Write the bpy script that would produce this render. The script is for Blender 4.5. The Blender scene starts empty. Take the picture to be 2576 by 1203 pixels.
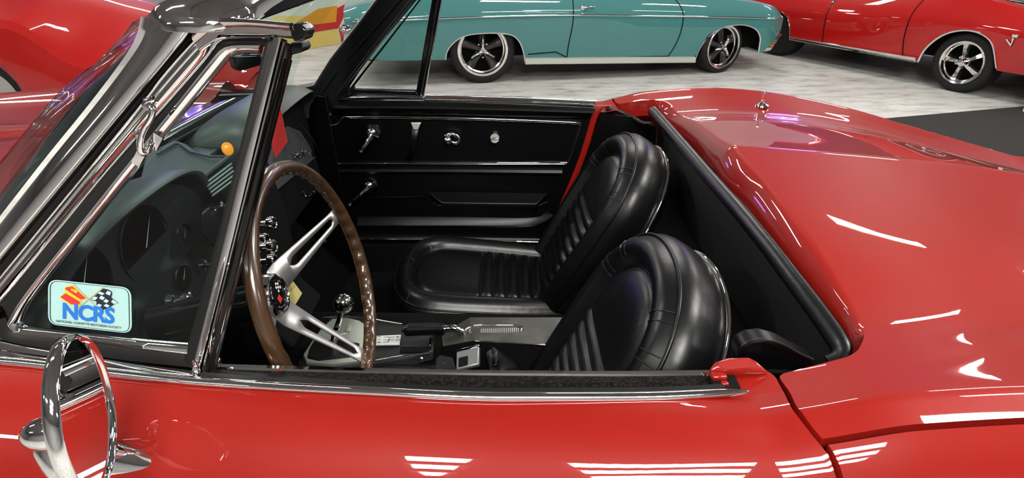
import bpy, bmesh, math, random
from mathutils import Vector, Matrix
random.seed(7)
S = bpy.context.scene
COL = S.collection
# ---------------------------------------------------------------- camera, world, exposure
cam_data = bpy.data.cameras.new('camera'); cam = bpy.data.objects.new('camera', cam_data)
COL.objects.link(cam); S.camera = cam
cam_data.sensor_width = 36.0; cam_data.lens = 36.0 * 1500 / 2576
cam_data.clip_start = 0.02
cam.location = (0.0, -0.584, 1.335)
cam.rotation_euler = (math.radians(90 - 27.5), 0, 0)
W = bpy.data.worlds.new('world'); S.world = W; W.use_nodes = True
W.node_tree.nodes['Background'].inputs[0].default_value = (.5, .55, .6, 1)
W.node_tree.nodes['Background'].inputs[1].default_value = 0.05
S.view_settings.view_transform = 'Standard'; S.view_settings.look = 'None'
S.view_settings.exposure = 1.4; S.view_settings.gamma = 1.0
S.view_settings.use_curve_mapping = False
LIGHT_POWER = 26.0

# ---------------------------------------------------------------- helpers
def V3(p): return Vector(p)
def lerp(a, b, t): return a + (b - a) * t
def vl(a, b, t): return tuple(a[i] + (b[i] - a[i]) * t for i in range(3))
def sm(a, b, x):
    t = max(0., min(1., (x - a) / (b - a))); return t * t * (3 - 2 * t)
def pch(x, xs, ys):
    n = len(xs)
    if x <= xs[0]: return ys[0]
    if x >= xs[-1]: return ys[-1]
    d = [(ys[i + 1] - ys[i]) / (xs[i + 1] - xs[i]) for i in range(n - 1)]
    m = [d[0]] + [0 if d[i - 1] * d[i] <= 0 else 2 * d[i - 1] * d[i] / (d[i - 1] + d[i]) for i in range(1, n - 1)] + [d[-1]]
    for i in range(n - 1):
        if x <= xs[i + 1]:
            h = xs[i + 1] - xs[i]; t = (x - xs[i]) / h
            return (ys[i] * (1 + 2 * t) * (1 - t) ** 2 + h * m[i] * t * (1 - t) ** 2 + ys[i + 1] * t * t * (3 - 2 * t) + h * m[i + 1] * t * t * (t - 1))
def cat(pts, n=8, closed=False):
    """Catmull-Rom resample of a polyline"""
    P = [Vector(p) for p in pts]; out = []; k = len(P)
    for i in range(k if closed else k - 1):
        p1, p2 = P[i], P[(i + 1) % k]
        p0 = P[(i - 1) % k] if (closed or i > 0) else p1 * 2 - p2
        p3 = P[(i + 2) % k] if (closed or i < k - 2) else p2 * 2 - p1
        for j in range(n):
            t = j / n
            out.append(.5 * ((2 * p1) + (p2 - p0) * t + (2 * p0 - 5 * p1 + 4 * p2 - p3) * t * t + (3 * p1 - p0 - 3 * p2 + p3) * t ** 3))
    if not closed: out.append(P[-1])
    return out
def resamp(pts, n):
    P = [Vector(p) for p in pts]; L = [0]
    for a, b in zip(P, P[1:]): L.append(L[-1] + (b - a).length)
    out = []; j = 0
    for i in range(n):
        d = L[-1] * i / (n - 1)
        while j < len(P) - 2 and L[j + 1] < d: j += 1
        t = (d - L[j]) / max(1e-9, L[j + 1] - L[j]); out.append(P[j].lerp(P[j + 1], t))
    return out
ROOTS = {}
def root(name, label, cat_, loc=(0, 0, 0), rz=0, group=None, local=False):
    o = bpy.data.objects.new(name, None); COL.objects.link(o); o.empty_display_size = .1
    o.location = loc; o.rotation_euler = (0, 0, rz); o['label'] = label; o['category'] = cat_
    if group: o['group'] = group
    if not local: ROOTS[o.name] = Matrix.Translation(-Vector(loc))
    return o
def link(name, me, mat=None, parent=None, label=None):
    o = bpy.data.objects.new(name, me); COL.objects.link(o)
    if mat is not None: me.materials.append(mat)
    if parent is not None:
        o.parent = parent
        if parent.name in ROOTS: o.matrix_parent_inverse = ROOTS[parent.name]
    if label: o['label'] = label
    return o
def tag(o, label, cat_, group=None, kind=None):
    o['label'] = label; o['category'] = cat_
    if group: o['group'] = group
    if kind: o['kind'] = kind
    return o
def struct(o, label=None):
    o['kind'] = 'structure'
    if label: o['label'] = label
    return o
def mk(name, vs, fs, mat, parent=None, smooth=35, bev=0, seg=2, solid=0, sub=0, label=None, fix=True):
    me = bpy.data.meshes.new(name); me.from_pydata([tuple(v) for v in vs], [], fs)
    if fix:
        bm = bmesh.new(); bm.from_mesh(me); bmesh.ops.remove_doubles(bm, verts=bm.verts, dist=1e-6)
        bmesh.ops.recalc_face_normals(bm, faces=bm.faces); bm.to_mesh(me); bm.free()
    if smooth:
        me.shade_smooth()
        if smooth < 180: me.set_sharp_from_angle(angle=math.radians(smooth))
    o = link(name, me, mat, parent, label)
    if solid:
        m = o.modifiers.new('s', 'SOLIDIFY'); m.thickness = solid; m.offset = 0
    if bev:
        m = o.modifiers.new('b', 'BEVEL'); m.width = bev; m.segments = seg; m.limit_method = 'ANGLE'; m.angle_limit = math.radians(30)
    if sub:
        m = o.modifiers.new('u', 'SUBSURF'); m.levels = sub; m.render_levels = sub
    return o
def gridf(nu, nv, closeu=False, closev=False, base=0):
    F = []
    for i in range(nu if closeu else nu - 1):
        for j in range(nv if closev else nv - 1):
            a = i * nv + j; b = ((i + 1) % nu) * nv + j
            a2 = i * nv + (j + 1) % nv; b2 = ((i + 1) % nu) * nv + (j + 1) % nv
            F.append((base + a, base + b, base + b2, base + a2))
    return F
def grid(name, f, nu, nv, mat, parent=None, **k):
    vs = [f(i / (nu - 1), j / (nv - 1)) for i in range(nu) for j in range(nv)]
    return mk(name, vs, gridf(nu, nv), mat, parent, **k)
def tubeg(path, r, n=10, closed=False, asp=1.0, caps=True):
    P = [Vector(p) for p in path]; k = len(P); R = r if isinstance(r, (list, tuple)) else [r] * k
    vs = []; prev = None
    for i in range(k):
        t = (P[(i + 1) % k] - P[i - 1]) if closed else (P[min(i + 1, k - 1)] - P[max(i - 1, 0)])
        t.normalize()
        if prev is None:
            prev = t.orthogonal().normalized()
            if abs(t.z) < .9: prev = (Vector((0, 0, 1)) - t * t.z).normalized()
        prev = (prev - t * prev.dot(t)).normalized(); b = t.cross(prev)
        for j in range(n):
            a = 2 * math.pi * j / n
            vs.append(P[i] + prev * (R[i] * math.cos(a)) + b * (R[i] * asp * math.sin(a)))
    fs = gridf(k, n, closeu=closed, closev=True)
    if caps and not closed: fs += [tuple(range(n)), tuple(range((k - 1) * n, k * n))]
    return vs, fs
def tube(name, path, r, mat, parent=None, n=10, closed=False, asp=1.0, **k):
    vs, fs = tubeg(path, r, n, closed, asp)
    return mk(name, vs, fs, mat, parent, smooth=k.pop('smooth', 60), **k)
def join(*gs):
    vs, fs = [], []
    for v, f in gs:
        b = len(vs); vs += list(v); fs += [tuple(i + b for i in q) for q in f]
    return vs, fs
def boxg(c, s, ax=None):
    c = Vector(c); A = ax or (Vector((1, 0, 0)), Vector((0, 1, 0)), Vector((0, 0, 1)))
    A = [Vector(a).normalized() for a in A]
    vs = [c + A[0] * (x * s[0] / 2) + A[1] * (y * s[1] / 2) + A[2] * (z * s[2] / 2) for x in (-1, 1) for y in (-1, 1) for z in (-1, 1)]
    return vs, [(0, 1, 3, 2), (4, 6, 7, 5), (0, 4, 5, 1), (2, 3, 7, 6), (0, 2, 6, 4), (1, 5, 7, 3)]
def box(name, c, s, mat, parent=None, ax=None, bev=.003, **k):
    vs, fs = boxg(c, s, ax); return mk(name, vs, fs, mat, parent, bev=bev, **k)
def prismg(pts, vec):
    v = Vector(vec); n = len(pts); P = [Vector(p) for p in pts]
    return P + [p + v for p in P], [tuple(range(n)), tuple(range(2 * n - 1, n - 1, -1))] + [(i, (i + 1) % n, n + (i + 1) % n, n + i) for i in range(n)]
def prism(name, pts, vec, mat, parent=None, bev=.002, **k):
    vs, fs = prismg(pts, vec); return mk(name, vs, fs, mat, parent, bev=bev, **k)
def latheg(prof, o, axis, n=32, up=None, caps=True):
    o = Vector(o); a = Vector(axis).normalized(); e = (Vector(up) if up else a.orthogonal()); e = (e - a * e.dot(a)).normalized(); f = a.cross(e)
    vs = [o + a * h + (e * math.cos(2 * math.pi * j / n) + f * math.sin(2 * math.pi * j / n)) * r for r, h in prof for j in range(n)]
    fs = gridf(len(prof), n, closev=True)
    if caps and prof[0][0] > 1e-5: fs.append(tuple(range(n)))
    if caps and prof[-1][0] > 1e-5: fs.append(tuple(range((len(prof) - 1) * n, len(prof) * n)))
    return vs, fs
def lathe(name, prof, o, axis, mat, parent=None, n=32, **k):
    vs, fs = latheg(prof, o, axis, n, caps=k.pop('caps', True)); return mk(name, vs, fs, mat, parent, smooth=k.pop('smooth', 40), **k)
def mold(name, A, B, prof, nrm, mat, parent=None, ns=24, back=.006, **k):
    """strip between polylines A and B with a relief profile [(t,h)] along nrm"""
    a = resamp(cat(A, 6), ns); b = resamp(cat(B, 6), ns); nv = Vector(nrm).normalized(); vs = []
    pr = [(0, -back)] + list(prof) + [(1, -back)]
    for p, q in zip(a, b):
        for t, h in pr: vs.append(p.lerp(q, t) + nv * h)
    m = len(pr)
    fs = gridf(ns, m, closev=True) + [tuple(range(m)), tuple(range((ns - 1) * m, ns * m))]
    return mk(name, vs, fs, mat, parent, smooth=k.pop('smooth', 40), **k)
ROUND = [(0, 0), (.08, .35), (.25, .8), (.5, 1), (.75, .8), (.92, .35), (1, 0)]
def rnd(h): return [(t, q * h) for t, q in ROUND]
def textm(name, s, o, x, y, mat, parent, thick=0.0, off=0.0, shear=0, spacing=1.0):
    """text mapped from its bounding box to o, o+x, o+y; all 3D points"""
    cu = bpy.data.curves.new(name, 'FONT'); cu.body = s; cu.offset = off; cu.shear = shear; cu.resolution_u = 3; cu.space_character = spacing
    to = bpy.data.objects.new(name + '_t', cu); COL.objects.link(to)
    dg = bpy.context.evaluated_depsgraph_get(); me = bpy.data.meshes.new_from_object(to.evaluated_get(dg))
    bpy.data.objects.remove(to); bpy.data.curves.remove(cu)
    xs = [v.co.x for v in me.vertices]; ys = [v.co.y for v in me.vertices]
    x0, x1, y0, y1 = min(xs), max(xs), min(ys), max(ys)
    o, x, y = Vector(o), Vector(x), Vector(y); X = x - o; Y = y - o
    for v in me.vertices: v.co = o + X * ((v.co.x - x0) / (x1 - x0)) + Y * ((v.co.y - y0) / (y1 - y0))
    me.name = name; me.materials.clear()
    ob = link(name, me, mat, parent)
    if thick:
        m = ob.modifiers.new('s', 'SOLIDIFY'); m.thickness = thick; m.offset = 0
    return ob

# ---------------------------------------------------------------- materials
def mat(name, col, rough=.5, metal=0., coat=0., noise=None, bump=None, emit=None, spec=None, coatr=.03, sheen=0, aniso=0):
    m = bpy.data.materials.new(name); m.use_nodes = True; nt = m.node_tree; b = nt.nodes['Principled BSDF']
    b.inputs['Base Color'].default_value = (*col, 1); b.inputs['Roughness'].default_value = rough; b.inputs['Metallic'].default_value = metal
    b.inputs['Coat Weight'].default_value = coat; b.inputs['Coat Roughness'].default_value = coatr
    if spec is not None: b.inputs['Specular IOR Level'].default_value = spec
    if sheen: b.inputs['Sheen Weight'].default_value = sheen
    if aniso: b.inputs['Anisotropic'].default_value = aniso
    tc = nt.nodes.new('ShaderNodeTexCoord')
    if noise:   # (scale, colour2, contrast lo, hi, stretch)
        sc, c2, lo, hi = noise[:4]; st = noise[4] if len(noise) > 4 else (1, 1, 1)
        mp = nt.nodes.new('ShaderNodeMapping'); mp.inputs['Scale'].default_value = st
        n = nt.nodes.new('ShaderNodeTexNoise'); n.inputs['Scale'].default_value = sc; n.inputs['Detail'].default_value = 5
        r = nt.nodes.new('ShaderNodeValToRGB'); r.color_ramp.elements[0].position = lo; r.color_ramp.elements[1].position = hi
        r.color_ramp.elements[0].color = (*col, 1); r.color_ramp.elements[1].color = (*c2, 1)
        nt.links.new(tc.outputs['Object'], mp.inputs['Vector']); nt.links.new(mp.outputs[0], n.inputs['Vector'])
        nt.links.new(n.outputs['Fac'], r.inputs[0]); nt.links.new(r.outputs[0], b.inputs['Base Color'])
    if bump:    # (scale, strength, distance)
        n = nt.nodes.new('ShaderNodeTexNoise'); n.inputs['Scale'].default_value = bump[0]; n.inputs['Detail'].default_value = 3
        bp = nt.nodes.new('ShaderNodeBump'); bp.inputs['Strength'].default_value = bump[1]; bp.inputs['Distance'].default_value = bump[2]
        nt.links.new(tc.outputs['Object'], n.inputs['Vector']); nt.links.new(n.outputs['Fac'], bp.inputs['Height']); nt.links.new(bp.outputs[0], b.inputs['Normal'])
    if emit:
        b.inputs['Emission Color'].default_value = (*emit[0], 1); b.inputs['Emission Strength'].default_value = emit[1]
    return m
def glass(name, tint, refl=1.0):
    m = bpy.data.materials.new(name); m.use_nodes = True; nt = m.node_tree; nt.nodes.clear()
    out = nt.nodes.new('ShaderNodeOutputMaterial'); mix = nt.nodes.new('ShaderNodeMixShader')
    tr = nt.nodes.new('ShaderNodeBsdfTransparent'); gl = nt.nodes.new('ShaderNodeBsdfGlossy'); fr = nt.nodes.new('ShaderNodeFresnel')
    tr.inputs[0].default_value = (*tint, 1); gl.inputs['Roughness'].default_value = .01; fr.inputs['IOR'].default_value = 1.5
    ge = nt.nodes.new('ShaderNodeNewGeometry'); io = nt.nodes.new('ShaderNodeMapRange')   # thin pane: same reflectance from both faces
    io.inputs['To Min'].default_value = 1.5; io.inputs['To Max'].default_value = 1 / 1.5
    nt.links.new(ge.outputs['Backfacing'], io.inputs['Value']); nt.links.new(io.outputs[0], fr.inputs['IOR'])
    mu = nt.nodes.new('ShaderNodeMath'); mu.operation = 'MULTIPLY'; mu.inputs[1].default_value = refl
    nt.links.new(fr.outputs[0], mu.inputs[0]); nt.links.new(mu.outputs[0], mix.inputs[0])
    nt.links.new(tr.outputs[0], mix.inputs[1]); nt.links.new(gl.outputs[0], mix.inputs[2]); nt.links.new(mix.outputs[0], out.inputs[0])
    return m
RED = mat('red_paint', (.25, .008, .004), .45, spec=.12, coat=1.0, coatr=.015)
RED2 = mat('dark_red_paint', (.40, .006, .005), .45, spec=.12, coat=1.0, coatr=.02)
RED3 = mat('signal_red_paint', (.40, .007, .005), .45, spec=.12, coat=1.0, coatr=.02)
TEAL = mat('teal_paint', (.058, .205, .20), .45, spec=.12, coat=1.0, coatr=.03)
CHROME = mat('chrome', (.78, .77, .76), .05, 1.0)
DCHROME = mat('aged_chrome', (.50, .46, .44), .12, 1.0, bump=(60, .12, .002))
BRUSH = mat('brushed_steel', (.58, .57, .55), .42, .85, bump=(500, .04, .0004))
POLISH = mat('polished_alloy', (.82, .81, .79), .14, 1.0)
LEATHER = mat('black_leather', (.0020, .0022, .0026), .34, bump=(45, .16, .004), spec=.45)
VINYL = mat('black_vinyl', (.0013, .0013, .0015), .33, bump=(1200, .10, .0004), spec=.3)
MATTE = mat('matte_black', (.0012, .0012, .0012), .85, spec=.2)
RUBBER = mat('black_rubber', (.003, .003, .003), .45, spec=.4)
GLOSSB = mat('gloss_black', (.0035, .004, .0045), .12, coat=.6)
CARPET = mat('black_carpet', (.002, .002, .002), .95, noise=(300, (.009, .0085, .0085), .4, .7), bump=(700, .8, .004), spec=.1)
FELT = mat('dusty_felt', (.006, .0055, .005), .95, noise=(260, (.030, .026, .020), .45, .75), bump=(900, .8, .003), spec=.1)
WOOD = mat('varnished_teak', (.034, .0155, .0055), .28, coat=.6, noise=(22, (.060, .028, .0105), .3, .75, (1, 1, 1)), coatr=.12)
PAD = mat('dash_vinyl', (.034, .040, .039), .42, bump=(1500, .15, .0005), spec=.5)
GRAIN = mat('grained_console', (.010, .011, .012), .32, bump=(700, .9, .002), spec=.6)
WHITE = mat('white_enamel', (.75, .76, .76), .35)
TIRE = mat('tire_rubber', (.010, .010, .010), .7, spec=.3, bump=(80, .1, .002))
GREYW = mat('graphite_spoke', (.055, .055, .055), .35, .5)
WGLASS = glass('windshield_glass', (.84, .94, .91), 1.0)
VGLASS = glass('vent_glass', (.70, .84, .80), .9)
# ---------------------------------------------------------------- room
def concrete(name, c1, c2, sc):
    m = mat(name, c1, .55, noise=(sc, c2, .35, .7), bump=(14, .12, .01)); nt = m.node_tree; b = nt.nodes['Principled BSDF']
    src = b.inputs['Base Color'].links[0].from_socket
    tc = nt.nodes.new('ShaderNodeTexCoord'); n = nt.nodes.new('ShaderNodeTexNoise'); n.inputs['Scale'].default_value = 5.5; n.inputs['Detail'].default_value = 8; n.inputs['Roughness'].default_value = .7
    mp = nt.nodes.new('ShaderNodeMapping'); mp.inputs['Scale'].default_value = (.55, 1.6, 1)
    r = nt.nodes.new('ShaderNodeValToRGB'); r.color_ramp.elements[0].position = .34; r.color_ramp.elements[1].position = .52
    r.color_ramp.elements[0].color = (.45, .44, .42, 1); r.color_ramp.elements[1].color = (1, 1, 1, 1)
    mx = nt.nodes.new('ShaderNodeMix'); mx.data_type = 'RGBA'; mx.blend_type = 'MULTIPLY'; mx.inputs['Factor'].default_value = .85
    nt.links.new(tc.outputs['Object'], mp.inputs[0]); nt.links.new(mp.outputs[0], n.inputs['Vector']); nt.links.new(n.outputs['Fac'], r.inputs[0])
    nt.links.new(src, mx.inputs['A']); nt.links.new(r.outputs[0], mx.inputs['B']); nt.links.new(mx.outputs['Result'], b.inputs['Base Color'])
    return m
CONC = concrete('worn_concrete', (.48, .48, .455), (.60, .60, .57), 2.2)
WALLM = mat('pale_wall', (.40, .40, .39), .7, noise=(1.5, (.46, .46, .45), .3, .7))
WALLF = mat('mid_grey_wall', (.34, .335, .33), .7, noise=(1.5, (.40, .39, .385), .3, .7))
WALLD = mat('grey_wall', (.16, .16, .165), .7, noise=(1.5, (.20, .20, .20), .3, .7))
CEILM = mat('grey_ceiling', (.15, .15, .155), .7, noise=(1.2, (.19, .19, .19), .3, .7))
RX0, RX1, RY0, RY1, RH = -8.0, 9.0, -5.5, 9.2, 3.5
def slab(name, c, s, m): return struct(box(name, c, s, m, bev=0, smooth=0))
slab('floor', ((RX0 + RX1) / 2, (RY0 + RY1) / 2, -.06), (RX1 - RX0, RY1 - RY0, .12), CONC)
slab('ceiling', ((RX0 + RX1) / 2, (RY0 + RY1) / 2, RH + .06), (RX1 - RX0, RY1 - RY0, .12), CEILM)
slab('wall_back', ((RX0 + RX1) / 2, RY1 + .06, RH / 2), (RX1 - RX0, .12, RH), WALLM)
slab('wall_front', ((RX0 + RX1) / 2, RY0 - .06, RH / 2), (RX1 - RX0, .12, RH), WALLF)
slab('wall_left', (RX0 - .06, (RY0 + RY1) / 2, RH / 2), (.12, RY1 - RY0, RH), WALLD)
slab('wall_right', (RX1 + .06, (RY0 + RY1) / 2, RH / 2), (.12, RY1 - RY0, RH), WALLM)
for i in range(9):
    struct(box('trim_%d' % (i + 1), (RX0 + .9 + i * 1.9, (RY0 + RY1) / 2, RH - .05), (.10, RY1 - RY0, .10), CEILM, bev=0, smooth=0), 'grey ceiling beam')
TUBE = mat('lit_diffuser', (.9, .9, .9), .5, emit=((1, .97, .93), LIGHT_POWER))
def fixture(x, y, lx=1.25, ly=.16):
    r = root('ceiling_light', 'white ceiling light fixture with a lit diffuser above the cars', 'ceiling light', (x, y, RH - .16), group='ceiling lights over the cars', local=True)
    vs, fs = boxg((0, 0, .03), (lx, ly + .06, .05)); mk('housing', vs, fs, WHITE, r, bev=.008)
    n = 12; prof = [(ly / 2 * math.cos(math.pi * k / n), -.035 * math.sin(math.pi * k / n)) for k in range(n + 1)]
    vs = [(sx * (lx / 2 - .03), p[0], p[1] + .004) for sx in (-1, 1) for p in prof]; m = n + 1
    fs = [(i, i + 1, m + i + 1, m + i) for i in range(n)] + [tuple(range(m)), tuple(range(m, 2 * m))]
    mk('diffuser', vs, fs, TUBE, r)
    for sx in (-1, 1):
        vs, fs = boxg((sx * lx / 2, 0, .015), (.04, ly + .07, .09)); mk('end_cap', vs, fs, WHITE, r, bev=.006)
for (x, y, lx, ly) in [(.32, -1.9, 1.3, .26), (.32, -2.4, 1.3, .26), (.32, -2.9, 1.3, .26), (-5.2, -2.2, 1.25, .16), (-2.2, -2.2, 1.25, .16), (3.9, -2.2, 1.25, .16),
                   (-5.2, 1.0, 1.25, .16), (-2.3, 1.0, 1.25, .16), (2.1, .2, 1.25, .3), (2.6, 1.1, 1.25, .16), (5.0, 1.0, 1.25, .16),
                   (-5.2, 4.2, 1.25, .16), (-2.2, 4.2, 1.25, .16), (.9, 4.2, 1.25, .16), (3.6, 4.0, 1.25, .16), (6.6, 4.2, 1.25, .16),
                   (-4.0, 7.2, 1.25, .16), (-1.0, 7.2, 1.25, .16), (2.2, 7.2, 1.25, .16), (5.4, 7.2, 1.25, .16)]:
    fixture(x, y, lx, ly)
# dark floor mat at right
MATM = mat('dark_carpet_tile', (.035, .034, .033), .95, noise=(160, (.075, .072, .068), .4, .7), bump=(300, .7, .01), spec=.1)
m0, m1 = (2.8516, 4.0086, 0), (4.3236, 4.3978, 0)
dx, dy = m1[0] - m0[0], m1[1] - m0[1]; q = math.hypot(dx, dy); dx, dy = dx / q, dy / q
mat_o = prism('floor_mat', [(m0[0] - dx * .6, m0[1] - dy * .6, .001), (m0[0] + dx * 5, m0[1] + dy * 5, .001), (m0[0] + dx * 5 + dy * 4.5, m0[1] + dy * 5 - dx * 4.5, .001), (m0[0] - dx * .6 + dy * 4.5, m0[1] - dy * .6 - dx * 4.5, .001)], (0, 0, .006), MATM, bev=.002)
tag(mat_o, 'dark grey carpet mat on the concrete floor beside the red convertible', 'floor mat')

# ---------------------------------------------------------------- red convertible: body
CAR = root('convertible_car', 'red two-seat convertible with black leather seats filling the foreground', 'car', (.2, .69, 0))
def zf(X): return pch(X, [.2, .30, .36, .46, .65, .81, 1.08, 1.37, 1.8], [.812, .816, .828, .85, .862, .853, .808, .732, .615])
def zR(X): return pch(X, [.3, .50, .72, .9, 1.16, 1.5, 1.9], [.895, .890, .874, .858, .828, .77, .67])
def deck(X, Y):
    f, r = zf(X), zR(X); d = r - (f - .035)
    if -.05 <= Y <= 1.43:
        a = (Y - .74) / .69 if Y >= .74 else (.74 - Y) / .79
        return pch(a, [0, .16, .48, .75, .88, 1], [r, r - .22 * d, r - .6 * d, r - .97 * d, f - .02, f])
    b = -.05 - Y if Y < 0 else Y - 1.43
    return f + pch(b, [0, .04, .07, .10, .115, .12], [0, -.012, -.04, -.09, -.15, -.19])
FY = [-.17, -.118, -.095, -.08, -.064, -.043, -.003, .03, .037, .0425, .048, .075, .117, .20, .33, .56, .70, .82, 1.05, 1.31, 1.345, 1.372, 1.382, 1.39, 1.42, 1.48, 1.55]
FX = [.372, .369, .361, .353, .348, .3446, .351, .3535, .360, .398, .444, .479, .5045, .52, .5273, .528, .515, .517, .527, .512, .50, .46, .40, .355, .345, .352, .372]
def xfront(Y): return pch(Y, FY, FX)
def panel(name, Ys, x1, mat_, parent, nx=64, bevel=True, edge_lo=0, edge_hi=0, drop=None):
    """surface strip of the tail between the front edge and x1, with a rolled front edge"""
    vs = []; rows = []
    for Y in Ys:
        xf = xfront(Y); k = sm(.05, .14, Y) * (1 - sm(1.33, 1.385, Y)); row = []
        bev_ = [(-.033, -.066), (-.033, -.050), (-.025, -.026), (-.010, -.006)]
        for bx_, bz in bev_:
            s = lerp(.10, 1, k) * lerp(.6, 1, sm(.10, .40, Y)); row.append((xf + bx_ * s, Y, deck(xf, Y) + (bz if k > .5 else lerp(bz * .8, bz, k))))
        for i in range(nx):
            t = i / (nx - 1); X = xf + (x1 - xf) * (t ** 1.35); row.append((X, Y, deck(X, Y)))
        rows.append(row)
    def fold(row, dy): return [(p[0], p[1] + dy, p[2] - .022) for p in row]
    if edge_lo: rows.insert(0, fold(rows[0], edge_lo))
    if edge_hi: rows.append(fold(rows[-1], edge_hi))
    if drop:    # carry the side down to the rocker
        last = rows[-1]; base = [p for p in last]
        for dy, dz in drop: rows.append([(p[0], p[1] + dy, max(p[2] + dz, .18)) for p in base])
    m = len(rows[0]); vs = [p for r in rows for p in r]
    return mk(name, vs, gridf(len(rows), m), mat_, parent, smooth=50)
def dense(a, b, n): return [a + (b - a) * i / (n - 1) for i in range(n)]
Ylid = sorted(set([round(y, 5) for y in dense(-.0845, .03, 14) + dense(.03, .125, 26) + dense(.125, .70, 24) + dense(.70, .78, 9) + dense(.78, 1.31, 22) + dense(1.31, 1.40, 22) + dense(1.40, 1.4645, 9)]))
lid = panel('rear_deck_lid', Ylid, 2.0, RED, CAR, edge_lo=.004, edge_hi=-.004)
SIDE = [(-.005, -.04), (.01, -.16), (.05, -.31), (.09, -.42)]
Yq = [-.0915, -.10, -.11, -.12, -.13, -.14, -.15, -.158, -.165, -.17]
quart = panel('rear_quarter_panel', Yq, 2.0, RED, CAR, edge_lo=.003, drop=SIDE)
Yq2 = [1.38 - y for y in Yq]
panel('rear_quarter_panel', Yq2, 2.0, RED, CAR, edge_lo=-.003, drop=[(-a, b) for a, b in SIDE])
# tail closing face
mk('tail_panel', [(2.0, Y, deck(2.0, Y)) for Y in dense(-.16, 1.54, 30)] + [(2.05, Y, .2) for Y in dense(-.10, 1.48, 30)], gridf(2, 30), RED, CAR)
# doors
def ztop(X): return pch(X, [-1.0, -.75, -.63, -.515, -.395, -.2, 0, .15, .29, .37], [.868, .868, .861, .8440, .8275, .812, .8015, .802, .8095, .8220])
DS = [(0, 0), (.006, -.001), (.02, -.0045), (.04, -.0115), (.06, -.022), (.08, -.037), (.10, -.058), (.12, -.086), (.135, -.112), (.15, -.148), (.16, -.19), (.16, -.35), (.12, -.50), (.08, -.62)]
def door_skin(name, flip):
    rows = []; xs = dense(-.95, .28, 60); vs = []
    for dy, dz in DS:
        Y = -dy; end = xfront(Y) - .0065; r = []
        for X in xs + dense(.29, 1, 10):
            if X > .285: X = .285 + (end - .285) * (X - .29) / .71
            z = ztop(X) + dz; k = sm(-.10, .36, X)
            z = lerp(z, deck(max(X, .3), Y) if dy <= .16 and dz > -.2 else deck(max(X, .3), -.16) + dz + .19, k)
            r.append((X, Y, z))
        p = r[-1]; r.append((p[0] - .003, p[1] + .012, p[2] - .02))
        rows.append(r)
    m = len(rows[0]); vs = [p for r in rows for p in r]; fs = gridf(len(rows), m)
    # flat top behind the window slot
    tv = []; xs2 = dense(.285, 1, 8); ys2 = dense(.0, .043, 6)
    for Y in ys2:
        e = xfront(min(Y, .030)) - .0065 - max(0, Y - .03) * .5
        for X in xs2:
            x = .287 + (e - .287) * (X - .285) / .715; z0 = lerp(ztop(x), deck(max(x, .3), 0.0), sm(-.10, .36, x)); tv.append((x, Y, z0 - Y * .06))
    vs, fs = join((vs, fs), (tv, gridf(6, 8)))
    if flip: vs = [(x, 1.38 - y, z) for x, y, z in vs]
    return mk(name, vs, fs, RED, CAR, smooth=50)
door = door_skin('driver_door', False)
door2 = door_skin('passenger_door', True)
# raised red end of the door behind the glass slot
cap = prism('door_end_cap', [(0.2581, 0.0306, 0.822), (0.2702, 0.0435, 0.826), (0.2878, 0.0501, 0.828), (0.3176, 0.0518, 0.828), (0.3255, 0.0459, 0.826), (0.3437, 0.0341, 0.815), (0.3112, 0.0341, 0.815), (0.2844, 0.0326, 0.815)], (0, .010, -.032), RED, door, bev=.006, seg=3)
# latch pocket
box('latch_pocket', (.279, .026, .792), (.035, .030, .034), MATTE, door, bev=.002)
mk('latch_bolt', *join(boxg((.272, .030, .812), (.020, .014, .008)), boxg((.277, .018, .809), (.010, .008, .006))), RED, door, bev=.002)
# belt moulding, window channel, felt
bx_ = [(X, -.002, ztop(X) + .0035) for X in dense(-.95, .30, 60)]
bv = [.0056] * 57 + [.0053, .0045, .002]
tube('belt_moulding', bx_, bv, CHROME, door, n=10, asp=1.25)
def chan(prof, x0, x1, name, m, n=50, zz=ztop):
    vs = [(X, y, zz(X) + z) for X in dense(x0, x1, n) for y, z in prof]; k = len(prof)
    return mk(name, vs, gridf(n, k, closev=True) + [tuple(range(k)), tuple(range((n - 1) * k, n * k))], m, door)
chan([(.003, .001), (.005, .006), (.011, .007), (.018, -.001), (.020, -.03), (.003, -.03)], -.395, .272, 'outer_weather_strip', RUBBER)
zin = lambda X: pch(X, [-.42, -.2, 0, .15, .28], [.8085, .801, .7965, .7955, .7975])
chan([(.032, -.045), (.030, -.004), (.034, .001), (.046, .002), (.047, -.045)], -.40, .270, 'felt_strip', FELT, zz=zin)
chan([(.046, -.02), (.046, .002), (.048, .0045), (.054, .0045), (.056, .002), (.056, -.02)], -.40, .268, 'inner_chrome_strip', CHROME, zz=zin)
chan([(.010, -.05), (.010, -.046), (.048, -.044), (.048, -.05)], -.42, .28, 'slot_floor', MATTE, zz=zin)
# fairing behind the vent post (black wedge inside the slot)
mk('slot_wedge', [(-0.3966, 0.02, 0.8177), (-0.3899, 0.03, 0.8211), (-0.0093, 0.012, 0.7966), (-0.3717, 0.008, 0.8136), (-0.3936, 0.008, 0.8182)], [(0, 1, 2, 3, 4)], RUBBER, door, solid=.004)
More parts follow.
